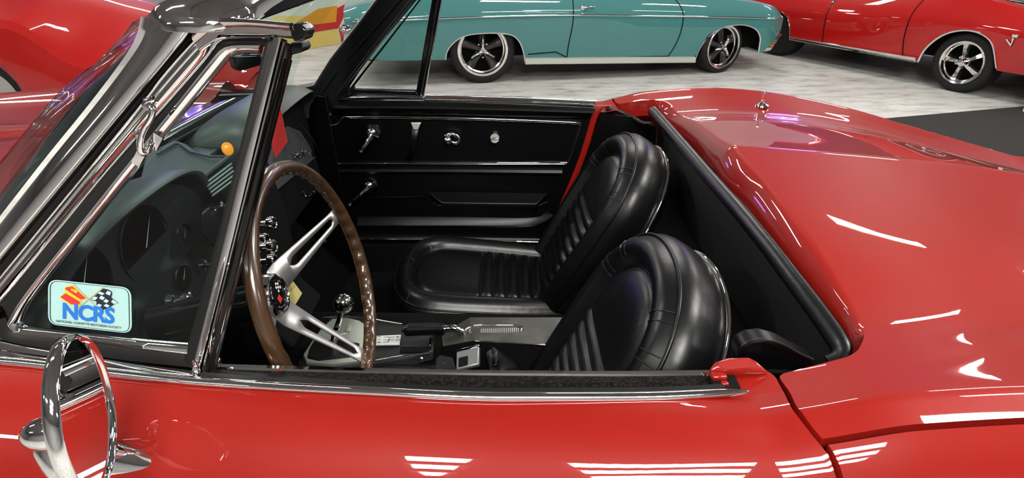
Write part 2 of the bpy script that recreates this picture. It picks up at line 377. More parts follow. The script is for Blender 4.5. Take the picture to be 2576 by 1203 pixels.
# rear cockpit trim roll
tr = [(0.4598, 0.1001, 0.775), (0.4715, 0.1004, 0.782), (0.4791, 0.1085, 0.79), (0.4791, 0.1276, 0.797), (0.4768, 0.1839, 0.804), (0.4729, 0.2665, 0.811), (0.4702, 0.3849, 0.817), (0.4657, 0.5496, 0.821), (0.4594, 0.7281, 0.822), (0.4545, 1.0133, 0.82), (0.4512, 1.3129, 0.815)]
tube('cockpit_edge_roll', cat(tr, 8), .0105, LEATHER, CAR, n=12, asp=1.5)
tube('cockpit_edge_welt', [p + Vector((.011, 0, .004)) for p in cat(tr, 8)], .0045, LEATHER, CAR, n=8)
tube('cockpit_seal', cat([(0.3091, 1.35, 0.8128), (0.3577, 1.36, 0.7968), (0.3948, 1.34, 0.7837), (0.4205, 1.3, 0.7768), (0.4433, 1.26, 0.7861)], 6), .007, RUBBER, CAR)
# bulkhead, floor tub, tunnel
mk('bulkhead', [(.50, .0, .20), (.50, 1.38, .20), (.50, 1.38, .62), (.492, 1.36, .795), (.492, .08, .785), (.50, .0, .62)], [(0, 1, 2, 3, 4, 5)], MATTE, CAR, solid=.006)
box('cabin_floor', (-.2, .69, .19), (1.5, 1.36, .03), CARPET, CAR, bev=0)
box('rear_shelf', (.42, .69, .40), (.16, 1.30, .40), CARPET, CAR, bev=.02)
box('firewall', (-.93, .69, .50), (.03, 1.36, .62), MATTE, CAR, bev=0)
mk('toe_board', [(-.93, .06, .62), (-.93, 1.32, .62), (-.60, 1.32, .205), (-.60, .06, .205)], [(0, 1, 2, 3)], CARPET, CAR, solid=.01)
prism('kick_panel', [(-.94, 1.315, .20), (-.58, 1.315, .20), (-.58, 1.315, .36), (-.595, 1.315, .86), (-.70, 1.315, .872), (-.94, 1.315, .862)], (0, .02, 0), VINYL, CAR)
prism('transmission_tunnel', [(-.90, .50, .20), (-.90, .55, .37), (-.90, .60, .405), (-.90, .78, .405), (-.90, .83, .37), (-.90, .88, .20)], (1.30, 0, -.02), CARPET, CAR, bev=.02, seg=3)
box('rocker', (-.15, .01, .24), (1.3, .10, .14), CARPET, CAR); box('rocker', (-.15, 1.36, .24), (1.3, .08, .16), CARPET, CAR)
# nose: hood and far fender
def hoodf(u, v):
    X = -.957 - 1.6 * u; Y = -.16 + 1.70 * v; a = abs(Y - .69)
    z = .862 - .012 * u - .13 * u * u
    z += pch(a, [0, .15, .30, .46, .62, .74, .80, .84, .85], [.02, .012, -.004, -.02, -.012, .018, -.01, -.09, -.30])
    return (X, Y, z)
grid('hood_panel', hoodf, 30, 60, RED, CAR)
mk('cowl_panel', [(-1.005, Y, .838 + .004 * math.cos((Y - .69) * 3)) for Y in dense(-.02, 1.40, 20)] + [(-.78 - .06 * math.cos((Y - .69) * 2.2), Y, .865) for Y in dense(.02, 1.36, 20)], gridf(2, 20), GLOSSB, CAR, solid=.01)
# antenna stub on the far shoulder
ab = (0.8051, 1.3162, 0.8271)
lathe('antenna_base', [(.0, .0), (.022, .001), (.020, .006), (.010, .010), (.006, .014), (.006, .020), (0, .022)], ab, (0, 0, 1), CHROME, CAR)
lathe('antenna_stub', [(.003, .0), (.003, .030), (.006, .032), (.0065, .037), (.004, .041), (0, .042)], (ab[0], ab[1], ab[2] + .01), (0, 0, 1), CHROME, CAR)
# ---------------------------------------------------------------- windshield, pillars, vent windows
NV = (0, -1, .32)
def mir(o, name, m, parent, label=None):
    """mirrored copy of a mesh across the car's centre plane"""
    me = o.data.copy()
    for v in me.vertices: v.co.y = 1.38 - v.co.y
    me.flip_normals(); me.materials.clear()
    return link(name, me, m, parent, label)
Bp = [(-0.67, 0.0703, 0.9773), (-0.6349, 0.0815, 1.0122), (-0.5629, 0.1055, 1.0871), (-0.5026, 0.1248, 1.1475), (-0.4601, 0.1394, 1.1931), (-0.4403, 0.1477, 1.2189), (-0.4321, 0.1551, 1.2423)]
Ap = [(-0.6673, 0.0446, 0.9344), (-0.6322, 0.0559, 0.9695), (-0.5472, 0.0829, 1.0542), (-0.4554, 0.1123, 1.146), (-0.3661, 0.1409, 1.2354)]
Gp = [(-0.6773, 0.0454, 0.9119), (-0.6417, 0.0569, 0.9477), (-0.5723, 0.0791, 1.0172), (-0.505, 0.1009, 1.0852), (-0.4457, 0.1203, 1.1458), (-0.4079, 0.1331, 1.186), (-0.3662, 0.1473, 1.2302)]
Rp = [(-0.6833, 0.0334, 0.8744), (-0.6471, 0.0454, 0.9119), (-0.5597, 0.0741, 1.0016), (-0.4896, 0.0969, 1.0729), (-0.4197, 0.1186, 1.1405), (-0.3592, 0.1374, 1.1994), (-0.3468, 0.1415, 1.2123), (-0.3347, 0.1433, 1.2178), (-0.2815, 0.1437, 1.2191)]
S1 = [(-0.6446, 0.042, 0.8887), (-0.6184, 0.0527, 0.9221), (-0.5453, 0.0775, 0.9998), (-0.4805, 0.0993, 1.0678), (-0.4125, 0.1218, 1.1381), (-0.3504, 0.1426, 1.203), (-0.3408, 0.1449, 1.2104), (-0.3274, 0.1459, 1.2134), (-0.2964, 0.1459, 1.2134)]
S2 = [(-0.6317, 0.0413, 0.8867), (-0.6075, 0.0522, 0.9206), (-0.5347, 0.0768, 0.9974), (-0.4701, 0.0983, 1.0646), (-0.4015, 0.1204, 1.1337), (-0.3395, 0.1408, 1.1974), (-0.333, 0.1423, 1.2022), (-0.3234, 0.143, 1.2043), (-0.299, 0.143, 1.2043)]
WS = box('windshield_frame', (-.36, .69, 1.236), (.05, 1.06, .02), MATTE, CAR, bev=.004)
pil = mold('pillar_moulding', Ap, Bp, [(0, 0), (.04, .006), (.10, .008), (.45, .011), (.80, .008), (.92, .012), (.97, .008), (1, 0)], NV, CHROME, WS, ns=60, back=.012)
gap = mold('pillar_seal', Ap, Gp, [(0, -.006), (1, -.006)], NV, RUBBER, WS, ns=40, back=.016)
# header: domed chrome along the top
hn = [(-.432, 1.232), (-.4265, 1.246), (-.415, 1.255), (-.395, 1.262), (-.37, 1.264), (-.345, 1.262), (-.322, 1.256), (-.308, 1.247), (-.303, 1.236), (-.31, 1.228), (-.36, 1.226)]
hv = []
Yh = dense(.128, 1.252, 40)
for Y in Yh:
    a = abs(Y - .69) / .56; bow = -.045 * (1 - a * a); e = min(1, (1 - a) / .10); e = math.sqrt(max(0, 1 - (1 - e) ** 2)) * .55 + .45
    for x, z in hn: hv.append((-.365 + (x + .365) * e + bow, Y, 1.232 + (z - 1.232) * e + .012 * (1 - a * a)))
k = len(hn)
hd = mk('header_moulding', hv, gridf(40, k, closev=True) + [tuple(range(k)), tuple(range(39 * k, 40 * k))], CHROME, WS, smooth=60)
# rearward corner bar over the vent window
mold('header_corner_bar', [(-0.3688, 0.1379, 1.2258), (-0.3545, 0.1429, 1.2417), (-0.3391, 0.1437, 1.2442), (-0.2971, 0.1432, 1.2425), (-0.2547, 0.1421, 1.2392)], [(-0.3643, 0.1329, 1.2102), (-0.3448, 0.1365, 1.2216), (-0.3352, 0.138, 1.2262), (-0.2983, 0.1384, 1.2275), (-0.2548, 0.1373, 1.2241)],
     [(0, 0), (.1, .005), (.35, .008), (.6, .005), (.65, .003), (1, .002)], NV, DCHROME, WS, ns=30, back=.02)
prism('top_latch', [(-0.2558, 0.1476, 1.2376), (-0.2466, 0.1474, 1.2368), (-0.2392, 0.1452, 1.23), (-0.2426, 0.142, 1.2198), (-0.2493, 0.1411, 1.2173), (-0.2566, 0.1414, 1.2181)], (.004, .022, 0), GLOSSB, WS, bev=.002)
prism('top_latch', [(-0.2656, 0.1582, 1.2145), (-0.2528, 0.158, 1.2136), (-0.2504, 0.1557, 1.2067), (-0.2545, 0.1545, 1.2027), (-0.2676, 0.1535, 1.1997)], (.004, .022, 0), VINYL, WS, bev=.002)
# sun visor and inner mirror
prism('sun_visor', [(-0.4725, 0.52, 1.1854), (-0.438, 0.5, 1.2215), (-0.4055, 0.48, 1.2542), (-0.3304, 0.5, 1.2618), (-0.3748, 0.52, 1.2258), (-0.4183, 0.53, 1.2026), (-0.4486, 0.53, 1.1907)], (.006, .03, .010), VINYL, WS, bev=.005, seg=3)
lathe('visor_hinge', [(0, -.012), (.006, -.012), (.006, .012), (0, .012)], (-0.3825, 0.52, 1.2207), (1, .2, 0), DCHROME, WS, n=12)
im = prism('inner_mirror', [(-0.5377, 0.6, 1.1177), (-0.4813, 0.6, 1.12), (-0.4815, 0.6, 1.1027), (-0.4893, 0.6, 1.0982), (-0.5319, 0.6, 1.0868), (-0.539, 0.6, 1.0936)], (-.018, .016, 0), GLOSSB, WS, bev=.006, seg=3)
tube('mirror_stem', [(-0.5128, 0.61, 1.1159), (-0.5339, 0.63, 1.1462), (-0.5721, 0.66, 1.1716)], .006, GLOSSB, WS)
# glass
def wrow(b, c_, xm, zm):
    near = [Vector(b), Vector(b).lerp(Vector(c_), .55) + Vector((-.012, -.008, 0)), Vector(c_)]
    mid = Vector((xm, .69, zm)); q = Vector(c_).lerp(mid, .5) + Vector((-.05, 0, 0))
    pts = near + [q, mid]
    far = [Vector((p.x, 1.38 - p.y, p.z)) for p in reversed(pts[:-1])]
    return resamp(cat(pts + far, 8), 60)
rowsw = [wrow((-.72, .030, .86), (-.885, .17, .86), -.97, .87), wrow((-.640, .080, 1.0), (-.765, .20, 1.0), -.86, 1.0), wrow((-.521, .119, 1.13), (-.606, .205, 1.137), -.66, 1.13), wrow((-.465, .137, 1.19), (-.527, .215, 1.19), -.56, 1.19), wrow((-.430, .150, 1.235), (-.462, .22, 1.238), -.48, 1.242)]
rw = []
for j in range(60):
    col_ = cat([r[j] for r in rowsw], 5); rw.append(col_)
m_ = len(rw[0]); mk('windshield_glass', [p for c_ in rw for p in c_], gridf(60, m_), WGLASS, WS, smooth=180)
mold('glass_seal', [p + Vector((0, -.002, 0)) for p in [Vector(q) for q in Bp]], [Vector(q) + Vector((-.007, .010, .0)) for q in Bp], [(0, .001), (.5, .002), (1, .0)], (-.6, -.8, .2), RUBBER, WS, ns=50)
gb_ = [(-.72, .030, .86), (-.640, .080, 1.0), (-.521, .119, 1.13), (-.465, .137, 1.19), (-.430, .150, 1.235)]; gc_ = [(-.865, .165, .86), (-.745, .195, 1.0), (-.592, .200, 1.135), (-.515, .208, 1.19), (-.455, .212, 1.236)]
mold('dark_glass_backing', [(x + .010, y + .008, z) for x, y, z in gb_], [(x + .012, y + .012, z) for x, y, z in gc_], [(0, 0), (.25, .006), (.5, .010), (.8, .008), (1, .001)], (-.75, -.65, .1), GLOSSB, WS, ns=30, back=.006)  # added black strip behind the glass, stands in for its dark reflections
# near vent window
vw = mold('vent_frame', Gp[:-1] + [(-0.3644, 0.1455, 1.2246), (-0.3456, 0.146, 1.2263), (-0.2782, 0.1458, 1.2255)], Rp, [(0, 0), (.05, .004), (.12, .0055), (.30, .006), (.36, .003), (.42, .006), (.55, .008), (.75, .0085), (.88, .005), (1, .0)], NV, CHROME, CAR, ns=70, back=.012)
mold('rubber_seal', Rp[1:], S1, [(0, -.003), (.5, -.004), (1, -.003)], NV, RUBBER, vw, ns=60, back=.012)
mold('glass_channel', S1, S2, [(0, 0), (.12, .003), (.5, .0045), (.85, .002), (1, -.002)], NV, CHROME, vw, ns=60, back=.008)
mold('glass_channel', [(-0.6436, 0.042, 0.8887), (-0.6409, 0.0391, 0.8796), (-0.6316, 0.0371, 0.8736), (-0.5552, 0.0345, 0.8654), (-0.4848, 0.0316, 0.8563), (-0.4171, 0.029, 0.8481)], [(-0.6321, 0.0426, 0.8907), (-0.6289, 0.0407, 0.8847), (-0.6223, 0.0397, 0.8816), (-0.554, 0.0375, 0.8746), (-0.4837, 0.0349, 0.8665), (-0.4149, 0.0329, 0.8604)], [(0, 0), (.12, .003), (.5, .004), (.85, .002), (1, -.002)], NV, CHROME, vw, ns=50, back=.008)
mold('rubber_seal', [(-0.6666, 0.0391, 0.8889), (-0.6541, 0.0334, 0.8713), (-0.625, 0.0305, 0.8622), (-0.5552, 0.0269, 0.851), (-0.4849, 0.0237, 0.8408), (-0.4114, 0.0212, 0.8331)], [(-0.6461, 0.0423, 0.8959), (-0.6417, 0.0365, 0.8778), (-0.6242, 0.0349, 0.8727), (-0.5539, 0.0326, 0.8656), (-0.4837, 0.0297, 0.8565), (-0.4129, 0.0274, 0.8494)], [(0, 0), (.5, .0), (1, -.002)], NV, RUBBER, vw, ns=40, back=.012)
mold('sill_moulding', [(-0.6815, 0.0213, 0.8554), (-0.6505, 0.0176, 0.8501), (-0.5796, 0.013, 0.8418), (-0.4986, 0.0082, 0.833), (-0.3989, 0.0042, 0.8267)], [(-0.6851, 0.035, 0.8732), (-0.6554, 0.0333, 0.8677), (-0.6258, 0.0313, 0.8616), (-0.5559, 0.0277, 0.8504), (-0.4856, 0.0241, 0.8391), (-0.4076, 0.0212, 0.8299)], [(0, 0), (.15, .004), (.35, .005), (.5, .002), (.62, .004), (.85, .003), (1, 0)], NV, CHROME, vw, ns=50, back=.008)
# rear post with its ribs
mold('vent_post', [(-0.4108, 0.0172, 0.8299), (-0.3524, 0.0716, 1.0001), (-0.2778, 0.1425, 1.2215)], [(-0.4002, 0.0167, 0.8284), (-0.3416, 0.0716, 1.0001), (-0.2676, 0.1424, 1.2211)], [(0, 0), (.08, .004), (.5, .005), (.92, .004), (1, 0)], NV, CHROME, vw, ns=30, back=.014)
mold('vent_post', [(-0.4016, 0.0171, 0.8235), (-0.3425, 0.0733, 0.9992), (-0.2686, 0.143, 1.217)], [(-0.3971, 0.0166, 0.8219), (-0.3381, 0.0733, 0.9992), (-0.2639, 0.1429, 1.2166)], [(0, 0), (.3, .004), (.7, .004), (1, 0)], NV, CHROME, vw, ns=30, back=.014)
mold('post_seal', [(-0.4019, 0.0226, 0.8155), (-0.3421, 0.0802, 0.9957), (-0.2677, 0.1504, 1.2149)], [(-0.3953, 0.0238, 0.8131), (-0.334, 0.0819, 0.9948), (-0.2637, 0.1517, 1.2129)], [(0, 0), (.5, .003), (1, 0)], NV, RUBBER, vw, ns=30, back=.014)
mold('post_seal', [(-0.4228, 0.0253, 0.8427), (-0.3651, 0.0751, 0.9983), (-0.2929, 0.1419, 1.2073), (-0.2899, 0.1447, 1.2158)], [(-0.4117, 0.0212, 0.8299), (-0.3537, 0.0751, 0.9983), (-0.283, 0.1419, 1.2073), (-0.2805, 0.1447, 1.2158)], [(0, 0), (.4, .002), (1, 0)], NV, RUBBER, vw, ns=30, back=.012)
mold('post_edge', [(-0.3963, 0.0254, 0.8118), (-0.3349, 0.0837, 0.9939), (-0.266, 0.1483, 1.196)], [(-0.3948, 0.0252, 0.8112), (-0.3334, 0.0837, 0.9939), (-0.265, 0.1483, 1.196)], rnd(.003), NV, DCHROME, vw, ns=20)
lathe('hinge_pin', [(0, 0), (.0035, .001), (.005, .006), (.004, .016), (.0025, .018), (.003, .024), (0, .026)], (-0.4006, 0.0088, 0.8286), (.05, .05, 1), CHROME, vw, n=14)
gl = [(-0.6421, 0.0448, 0.8848), (-0.6144, 0.0552, 0.9175), (-0.541, 0.0802, 0.9957), (-0.4759, 0.1021, 1.0641), (-0.4077, 0.1245, 1.134), (-0.3446, 0.1448, 1.1976), (-0.3296, 0.1476, 1.2063), (-0.2955, 0.148, 1.2075), (-0.368, 0.0802, 0.9957), (-0.4215, 0.0317, 0.844), (-0.4868, 0.0364, 0.8589), (-0.5575, 0.0394, 0.8681), (-0.628, 0.042, 0.8762)]
mk('vent_glass', gl, [tuple(range(len(gl)))], VGLASS, vw, solid=0, smooth=0)
# vent latch: curled bright handle
mk('vent_latch', *join(tubeg(cat([(-0.4242, 0.1048, 1.1537), (-0.417, 0.0993, 1.1491), (-0.4209, 0.0959, 1.1383), (-0.4319, 0.0935, 1.1247), (-0.4382, 0.0911, 1.111), (-0.4399, 0.0913, 1.0992), (-0.4357, 0.097, 1.0982), (-0.4321, 0.1038, 1.1068)], 6), [.004, .0045, .005, .0045, .0045, .004, .004, .004, .0036, .0036] + [.0036] * 33, 12),
     latheg([(0, .0), (.007, .001), (.008, .004), (.005, .008), (0, .009)], (-0.4271, 0.114, 1.1513), NV, 20),
     boxg((-0.4282, 0.1063, 1.1085), (.020, .006, .012), ((.62, 0, .78), (0, 1, 0), (-.78, 0, .62))), boxg((-0.4505, 0.1023, 1.0898), (.022, .006, .010), ((.62, 0, .78), (0, 1, 0), (-.78, 0, .62)))), CHROME, vw, bev=.0008)
# seat-belt style threaded stud inside the post foot
lathe('lock_stud', [(0, 0), (.0055, 0), (.0055, .014), (.0035, .016), (.0028, .060), (0, .062)], (-0.4066, 0.065, 0.7968), (.05, 0, 1), CHROME, door, n=14)
PILB = mat('pillar_black', (.012, .013, .014), .22, coat=.5)
# far pillar and far vent window (seen from inside)
fp = prism('far_pillar', [(-0.7497, 1.33, 0.8698), (-0.6315, 1.33, 0.8926), (-0.5607, 1.3, 0.9774), (-0.4576, 1.28, 1.0846), (-0.3933, 1.26, 1.1526), (-0.3386, 1.24, 1.2088), (-0.2324, 1.24, 1.2088), (-0.2729, 1.26, 1.1526), (-0.3944, 1.29, 1.0285), (-0.4756, 1.31, 0.9392), (-0.5212, 1.33, 0.8825), (-0.5164, 1.33, 0.8596), (-0.5616, 1.33, 0.8467), (-0.5734, 1.34, 0.7784), (-0.6211, 1.34, 0.765), (-0.611, 1.33, 0.8596)], (-.01, .05, 0), PILB, WS, bev=.006, seg=3)
tube('pillar_bead', [(-0.558, 1.325, 0.8634), (-0.4791, 1.305, 0.9524), (-0.3688, 1.27, 1.0692), (-0.2877, 1.245, 1.1541)], .006, PILB, WS)
tube('pillar_bead', [(-0.6053, 1.325, 0.871), (-0.5291, 1.31, 0.9574), (-0.4176, 1.275, 1.0628), (-0.3289, 1.25, 1.1483), (-0.2739, 1.23, 1.2023)], .0035, GLOSSB, WS)
lathe('pillar_screw', [(0, 0), (.008, 0), (.006, .004), (0, .005)], (-0.5958, 1.335, 0.7958), (0, -1, .2), CHROME, WS, n=14)
fv = prism('far_vent_frame', [(-0.5328, 1.36, 0.8482), (-0.5342, 1.36, 0.8677), (-0.5178, 1.355, 0.8855), (-0.2905, 1.29, 1.13), (-0.261, 1.28, 1.1635), (-0.2541, 1.28, 1.1635), (-0.509, 1.355, 0.8842), (-0.5106, 1.36, 0.8702), (-0.3131, 1.36, 0.8664), (-0.3028, 1.36, 0.8482)], (0, .02, 0), GLOSSB, CAR, bev=.002)
prism('vent_post', [(-0.3163, 1.355, 0.8482), (-0.2335, 1.275, 1.1511), (-0.217, 1.26, 1.2053), (-0.1854, 1.26, 1.2053), (-0.2046, 1.275, 1.1511), (-0.2878, 1.355, 0.8482)], (0, .03, 0), GLOSSB, fv, bev=.004, seg=3)
tube('post_highlight_bead', [(-0.2988, 1.352, 0.8515), (-0.217, 1.272, 1.1514), (-0.2009, 1.257, 1.2055)], .0035, GLOSSB, fv)
mk('vent_glass', [(-0.5178, 1.375, 0.8718), (-0.2748, 1.31, 1.1421), (-0.2278, 1.29, 1.1979), (-0.2319, 1.3, 1.1486), (-0.3106, 1.375, 0.8588), (-0.5152, 1.375, 0.8614)], [(0, 1, 2, 3, 4, 5)], WGLASS, fv, smooth=0)
mold('chrome_lip', [(-0.5101, 1.358, 0.8707), (-0.3128, 1.358, 0.8668)], [(-0.5094, 1.358, 0.8759), (-0.3111, 1.358, 0.872)], rnd(.002), (0, -1, .3), CHROME, fv, ns=8)
mold('sill_moulding', [(-0.5637, 1.345, 0.8403), (-0.4238, 1.345, 0.8429), (-0.287, 1.345, 0.8416)], [(-0.5275, 1.352, 0.8541), (-0.4238, 1.352, 0.8567), (-0.2922, 1.352, 0.8541)], rnd(.006), (0, -1, .5), CHROME, fv, ns=12)

# ---------------------------------------------------------------- door mirror
MR = lathe('door_mirror', [(0, -.030), (.006, -.029), (.012, -.024), (.016, -.015), (.018, -.004), (.0185, .01), (.017, .018)], (-0.4694, -0.135, 0.8786), (1, .12, .06), CHROME, CAR, n=28)
mc = Vector((-0.4227, -0.14, 0.9093)); mcx = Vector((.93, .36, -.03)).normalized(); mu = (Vector((.07, .0, 1)) - mcx * Vector((.07, .0, 1)).dot(mcx)).normalized(); ms = mu.cross(mcx)
def ell(r, h, n=48): return [mc + mcx * h + mu * (r * 1.06 * math.cos(2 * math.pi * j / n)) + ms * (r * math.sin(2 * math.pi * j / n)) for j in range(n)]
hr = [(.02, -.013), (.05, -.0125), (.068, -.011), (.0750, -.008), (.0765, -.002), (.0755, .004), (.0735, .0055), (.0715, .004), (.0700, .0)]
mk('mirror_shell', [p for r, h in hr for p in ell(r, h)], gridf(len(hr), 48, closev=True) + [tuple(range(48))], CHROME, MR, smooth=60)
MIRR = mat('mirror_silver', (.88, .88, .88), .01, 1.0)
mk('mirror_glass', ell(.0706, .0012), [tuple(range(48))], MIRR, MR, smooth=0)
tube('mirror_arm', [mc - mcx * .018 + Vector((0, 0, -.015)), mc + Vector((-.028, .02, -.045)), mc + Vector((-.04, .045, -.10))], [.014, .012, .014], CHROME, MR, n=16)
def foot(u, v):
    # streamlined foot on the door skin
    x = -.545 + .128 * u; w = .022 * math.sqrt(max(0, 1 - u)) * min(1, (u + .04) / .2) ** .5; a = math.pi * v
    y = -.088 - w * math.cos(a); Xd = x
    zs = ztop(x) + pch(-y, [0, .05, .075, .10, .125, .145], [0, -.016, -.033, -.058, -.095, -.135])
    return (x, y, zs + (.026 * (1 - u) ** 1.1 * min(1, (u + .04) / .2) ** .5) * math.sin(a) - .001)
grid('mirror_foot', foot, 24, 14, CHROME, MR, smooth=50)

# ---------------------------------------------------------------- window decal
PALE = mat('pale_decal', (.36, .58, .55), .5); INK = mat('black_ink', (.01, .012, .02), .5); BLUE = mat('blue_ink', (.012, .15, .55), .5)
REDI = mat('red_ink', (.55, .03, .02), .5); YEL = mat('yellow_ink', (.6, .5, .02), .5); GOLD = mat('gold_ink', (.42, .36, .12), .5); PALE2 = mat('decal_white', (.45, .66, .64), .5)
def rr(pts, r=.010, n=6):
    P = [Vector(p) for p in pts]; out = []
    for i in range(4):
        a, b, c_ = P[i - 1], P[i], P[(i + 1) % 4]; u = (a - b).normalized(); w = (c_ - b).normalized()
        for j in range(n + 1):
            t = j / n; p0 = b + u * r; p1 = b + w * r; out.append((p0.lerp(b, t)).lerp(b.lerp(p1, t), t))
    return out
dc = [(-0.5844, 0.059, 0.9435), (-0.481, 0.0556, 0.9327), (-0.4865, 0.0371, 0.8749), (-0.5922, 0.0409, 0.887)]
DL = mk('window_decal', rr(dc, .013), [tuple(range(28))], PALE, CAR, smooth=0, label='pale blue sticker with crossed flags')
def ring(pts, ins, w, lay):
    P = [Vector(p) for p in pts]; cc = sum(P, Vector()) / 4
    def insd(d): return [p + ((cc - p).normalized() * d * 1.2) for p in P]
    a = [p + Vector((0, -lay, 0)) for p in rr(insd(ins), .011)]; b = [p + Vector((0, -lay, 0)) for p in rr(insd(ins + w), .010)]
    n = len(a); return a + b, [(i, (i + 1) % n, n + (i + 1) % n, n + i) for i in range(n)]
vs, fs = ring(dc, .0022, .0011, .0003); mk('border_line', vs, fs, INK, DL, smooth=0)
def flat(name, pts, m, lay): return mk(name, [Vector(p) + Vector((0, -lay, 0)) for p in pts], [tuple(range(len(pts)))], m, DL, smooth=0)
flat('red_flag_edge', [(-0.554, 0.0564, 0.9361), (-0.5634, 0.0558, 0.9345), (-0.5653, 0.0549, 0.9317), (-0.5635, 0.0536, 0.9276), (-0.5727, 0.0518, 0.9218), (-0.569, 0.0505, 0.9177), (-0.5597, 0.0486, 0.9119), (-0.549, 0.0482, 0.9107), (-0.5465, 0.0491, 0.9136), (-0.5461, 0.0503, 0.9173), (-0.5378, 0.051, 0.9193)], YEL, .0004)
flat('red_flag', [(-0.5542, 0.0559, 0.9348), (-0.5627, 0.0555, 0.9335), (-0.564, 0.0549, 0.9315), (-0.5509, 0.0518, 0.9218), (-0.5461, 0.0507, 0.9185), (-0.539, 0.0511, 0.9198)], REDI, .0006)
flat('red_flag', [(-0.5641, 0.0532, 0.9263), (-0.5714, 0.0517, 0.9216), (-0.5588, 0.0488, 0.9126), (-0.5497, 0.0486, 0.9119), (-0.5476, 0.0492, 0.9137), (-0.5475, 0.0499, 0.916)], REDI, .0006)
mk('flower_mark', *join(([Vector(p) + Vector((0, -.0008, 0)) for p in ((-0.5564, 0.0551, 0.9321), (-0.553, 0.0549, 0.9317), (-0.5537, 0.0541, 0.9292), (-0.5566, 0.0543, 0.9296))], [(0, 1, 2, 3)]), ([Vector(p) + Vector((0, -.0008, 0)) for p in ((-0.5526, 0.0548, 0.9312), (-0.5484, 0.0541, 0.9292), (-0.5503, 0.0532, 0.9263), (-0.5538, 0.0539, 0.9284))], [(0, 1, 2, 3)])), YEL, DL, smooth=0)
flat('flag_pole', [(-0.5534, 0.0569, 0.9378), (-0.5522, 0.0569, 0.9378), (-0.5269, 0.048, 0.9099), (-0.5282, 0.0479, 0.9096)], GOLD, .0007)
flat('flag_pole', [(-0.516, 0.0557, 0.9339), (-0.5148, 0.0554, 0.9331), (-0.5502, 0.0473, 0.9078), (-0.5517, 0.0473, 0.908)], GOLD, .0008)
flat('checkered_flag', [(-0.5158, 0.0551, 0.9321), (-0.5097, 0.0547, 0.9308), (-0.5054, 0.0539, 0.9284), (-0.5053, 0.053, 0.9255), (-0.5071, 0.0515, 0.921), (-0.4987, 0.0494, 0.9144), (-0.5052, 0.0486, 0.9119), (-0.5116, 0.0473, 0.9078), (-0.5195, 0.0465, 0.9053), (-0.5271, 0.0484, 0.9111), (-0.5265, 0.0499, 0.916), (-0.5338, 0.0506, 0.9181)], INK, .0005)
for q in ([(-0.5204, 0.0539, 0.9284), (-0.5148, 0.0531, 0.9261), (-0.5176, 0.0525, 0.9241), (-0.5232, 0.0531, 0.9261)], [(-0.5107, 0.0542, 0.9294), (-0.5063, 0.0536, 0.9276), (-0.5085, 0.0523, 0.9235), (-0.5136, 0.0531, 0.9259)], [(-0.5283, 0.0519, 0.9222), (-0.5238, 0.0516, 0.9214), (-0.5276, 0.0505, 0.9177), (-0.5325, 0.0507, 0.9185)], [(-0.5198, 0.0523, 0.9235), (-0.515, 0.0515, 0.921), (-0.518, 0.0505, 0.9177), (-0.5223, 0.0511, 0.9198)], [(-0.5144, 0.051, 0.9193), (-0.5105, 0.0503, 0.917), (-0.5133, 0.0494, 0.9142), (-0.5175, 0.0499, 0.9159)], [(-0.5053, 0.0507, 0.9185), (-0.4995, 0.0495, 0.9146), (-0.5043, 0.0489, 0.9127), (-0.5077, 0.0498, 0.9156)], [(-0.5244, 0.049, 0.9132), (-0.5199, 0.0486, 0.9119), (-0.5223, 0.0478, 0.9094), (-0.5268, 0.0482, 0.9107)], [(-0.5143, 0.049, 0.9132), (-0.51, 0.0482, 0.9107), (-0.5132, 0.0476, 0.9086), (-0.518, 0.0482, 0.9107)]):
    flat('flag_check', q, PALE2, .0007)
textm('letters', 'NCRS', [v - w for v, w in zip((-0.572, 0.043, 0.8945), (0, .0009, 0))], [v - w for v, w in zip((-0.5068, 0.0409, 0.8877), (0, .0009, 0))], [v - w for v, w in zip((-0.569, 0.0496, 0.9151), (0, .0009, 0))], BLUE, DL, off=.035, spacing=.95)
textm('lettering', 'NATIONAL CORVETTE RESTORERS SOCIETY', [v - w for v, w in zip((-0.5811, 0.0418, 0.8906), (0, .0009, 0))], [v - w for v, w in zip((-0.4987, 0.0389, 0.8816), (0, .0009, 0))], [v - w for v, w in zip((-0.5805, 0.0427, 0.8935), (0, .0009, 0))], INK, DL, off=.008)
# ---------------------------------------------------------------- dashboard
DB = prism('dashboard', [(-.86, .04, .84), (-.72, .04, .855), (-.70, .04, .80), (-.69, .04, .66), (-.71, .04, .60), (-.84, .04, .60)], (0, 1.29, 0), VINYL, CAR, bev=.012, seg=3)
def pod(name, yc, a0=.255, b0=.150, zb=.795, x0=-.60, x1=-.86, kd=1.0, ez=.72):
    vs = []; nx, nt = 14, 36
    # outer dome, then lip, then inner recess
    secs = [(x1, .72, .40 * kd), (x1 + .05, .82, .62 * kd), (x1 + .11, .91, .82 * kd), (x1 + .17, .96, .93 * kd), (x0 - .04, .985, lerp(1., kd, .55)), (x0 - .018, .995, lerp(1.01, kd, .2)), (x0 - .006, 1.0, 1.0), (x0, .985, .985), (x0 - .002, .955, .955), (x0 - .02, .925, .93), (x0 - .055, .90, .90)]
    for x, ka, kb in secs:
        for j in range(nt + 1):
            t = math.pi * j / nt; c_, s_ = math.cos(t), math.sin(t)
            y = yc + a0 * ka * math.copysign(abs(c_) ** .8, c_); z = zb + b0 * kb * (s_ ** ez)
            vs.append((x + (-.045 * (1 - s_) if x > x0 - .06 else 0), y, z))
    return mk(name, vs, gridf(len(secs), nt + 1), PAD, DB, smooth=60)
pod('cluster_hood', .33); pod('passenger_hood', 1.07, a0=.262, b0=.118, zb=.79, x0=-.60, kd=1.28, ez=.5)
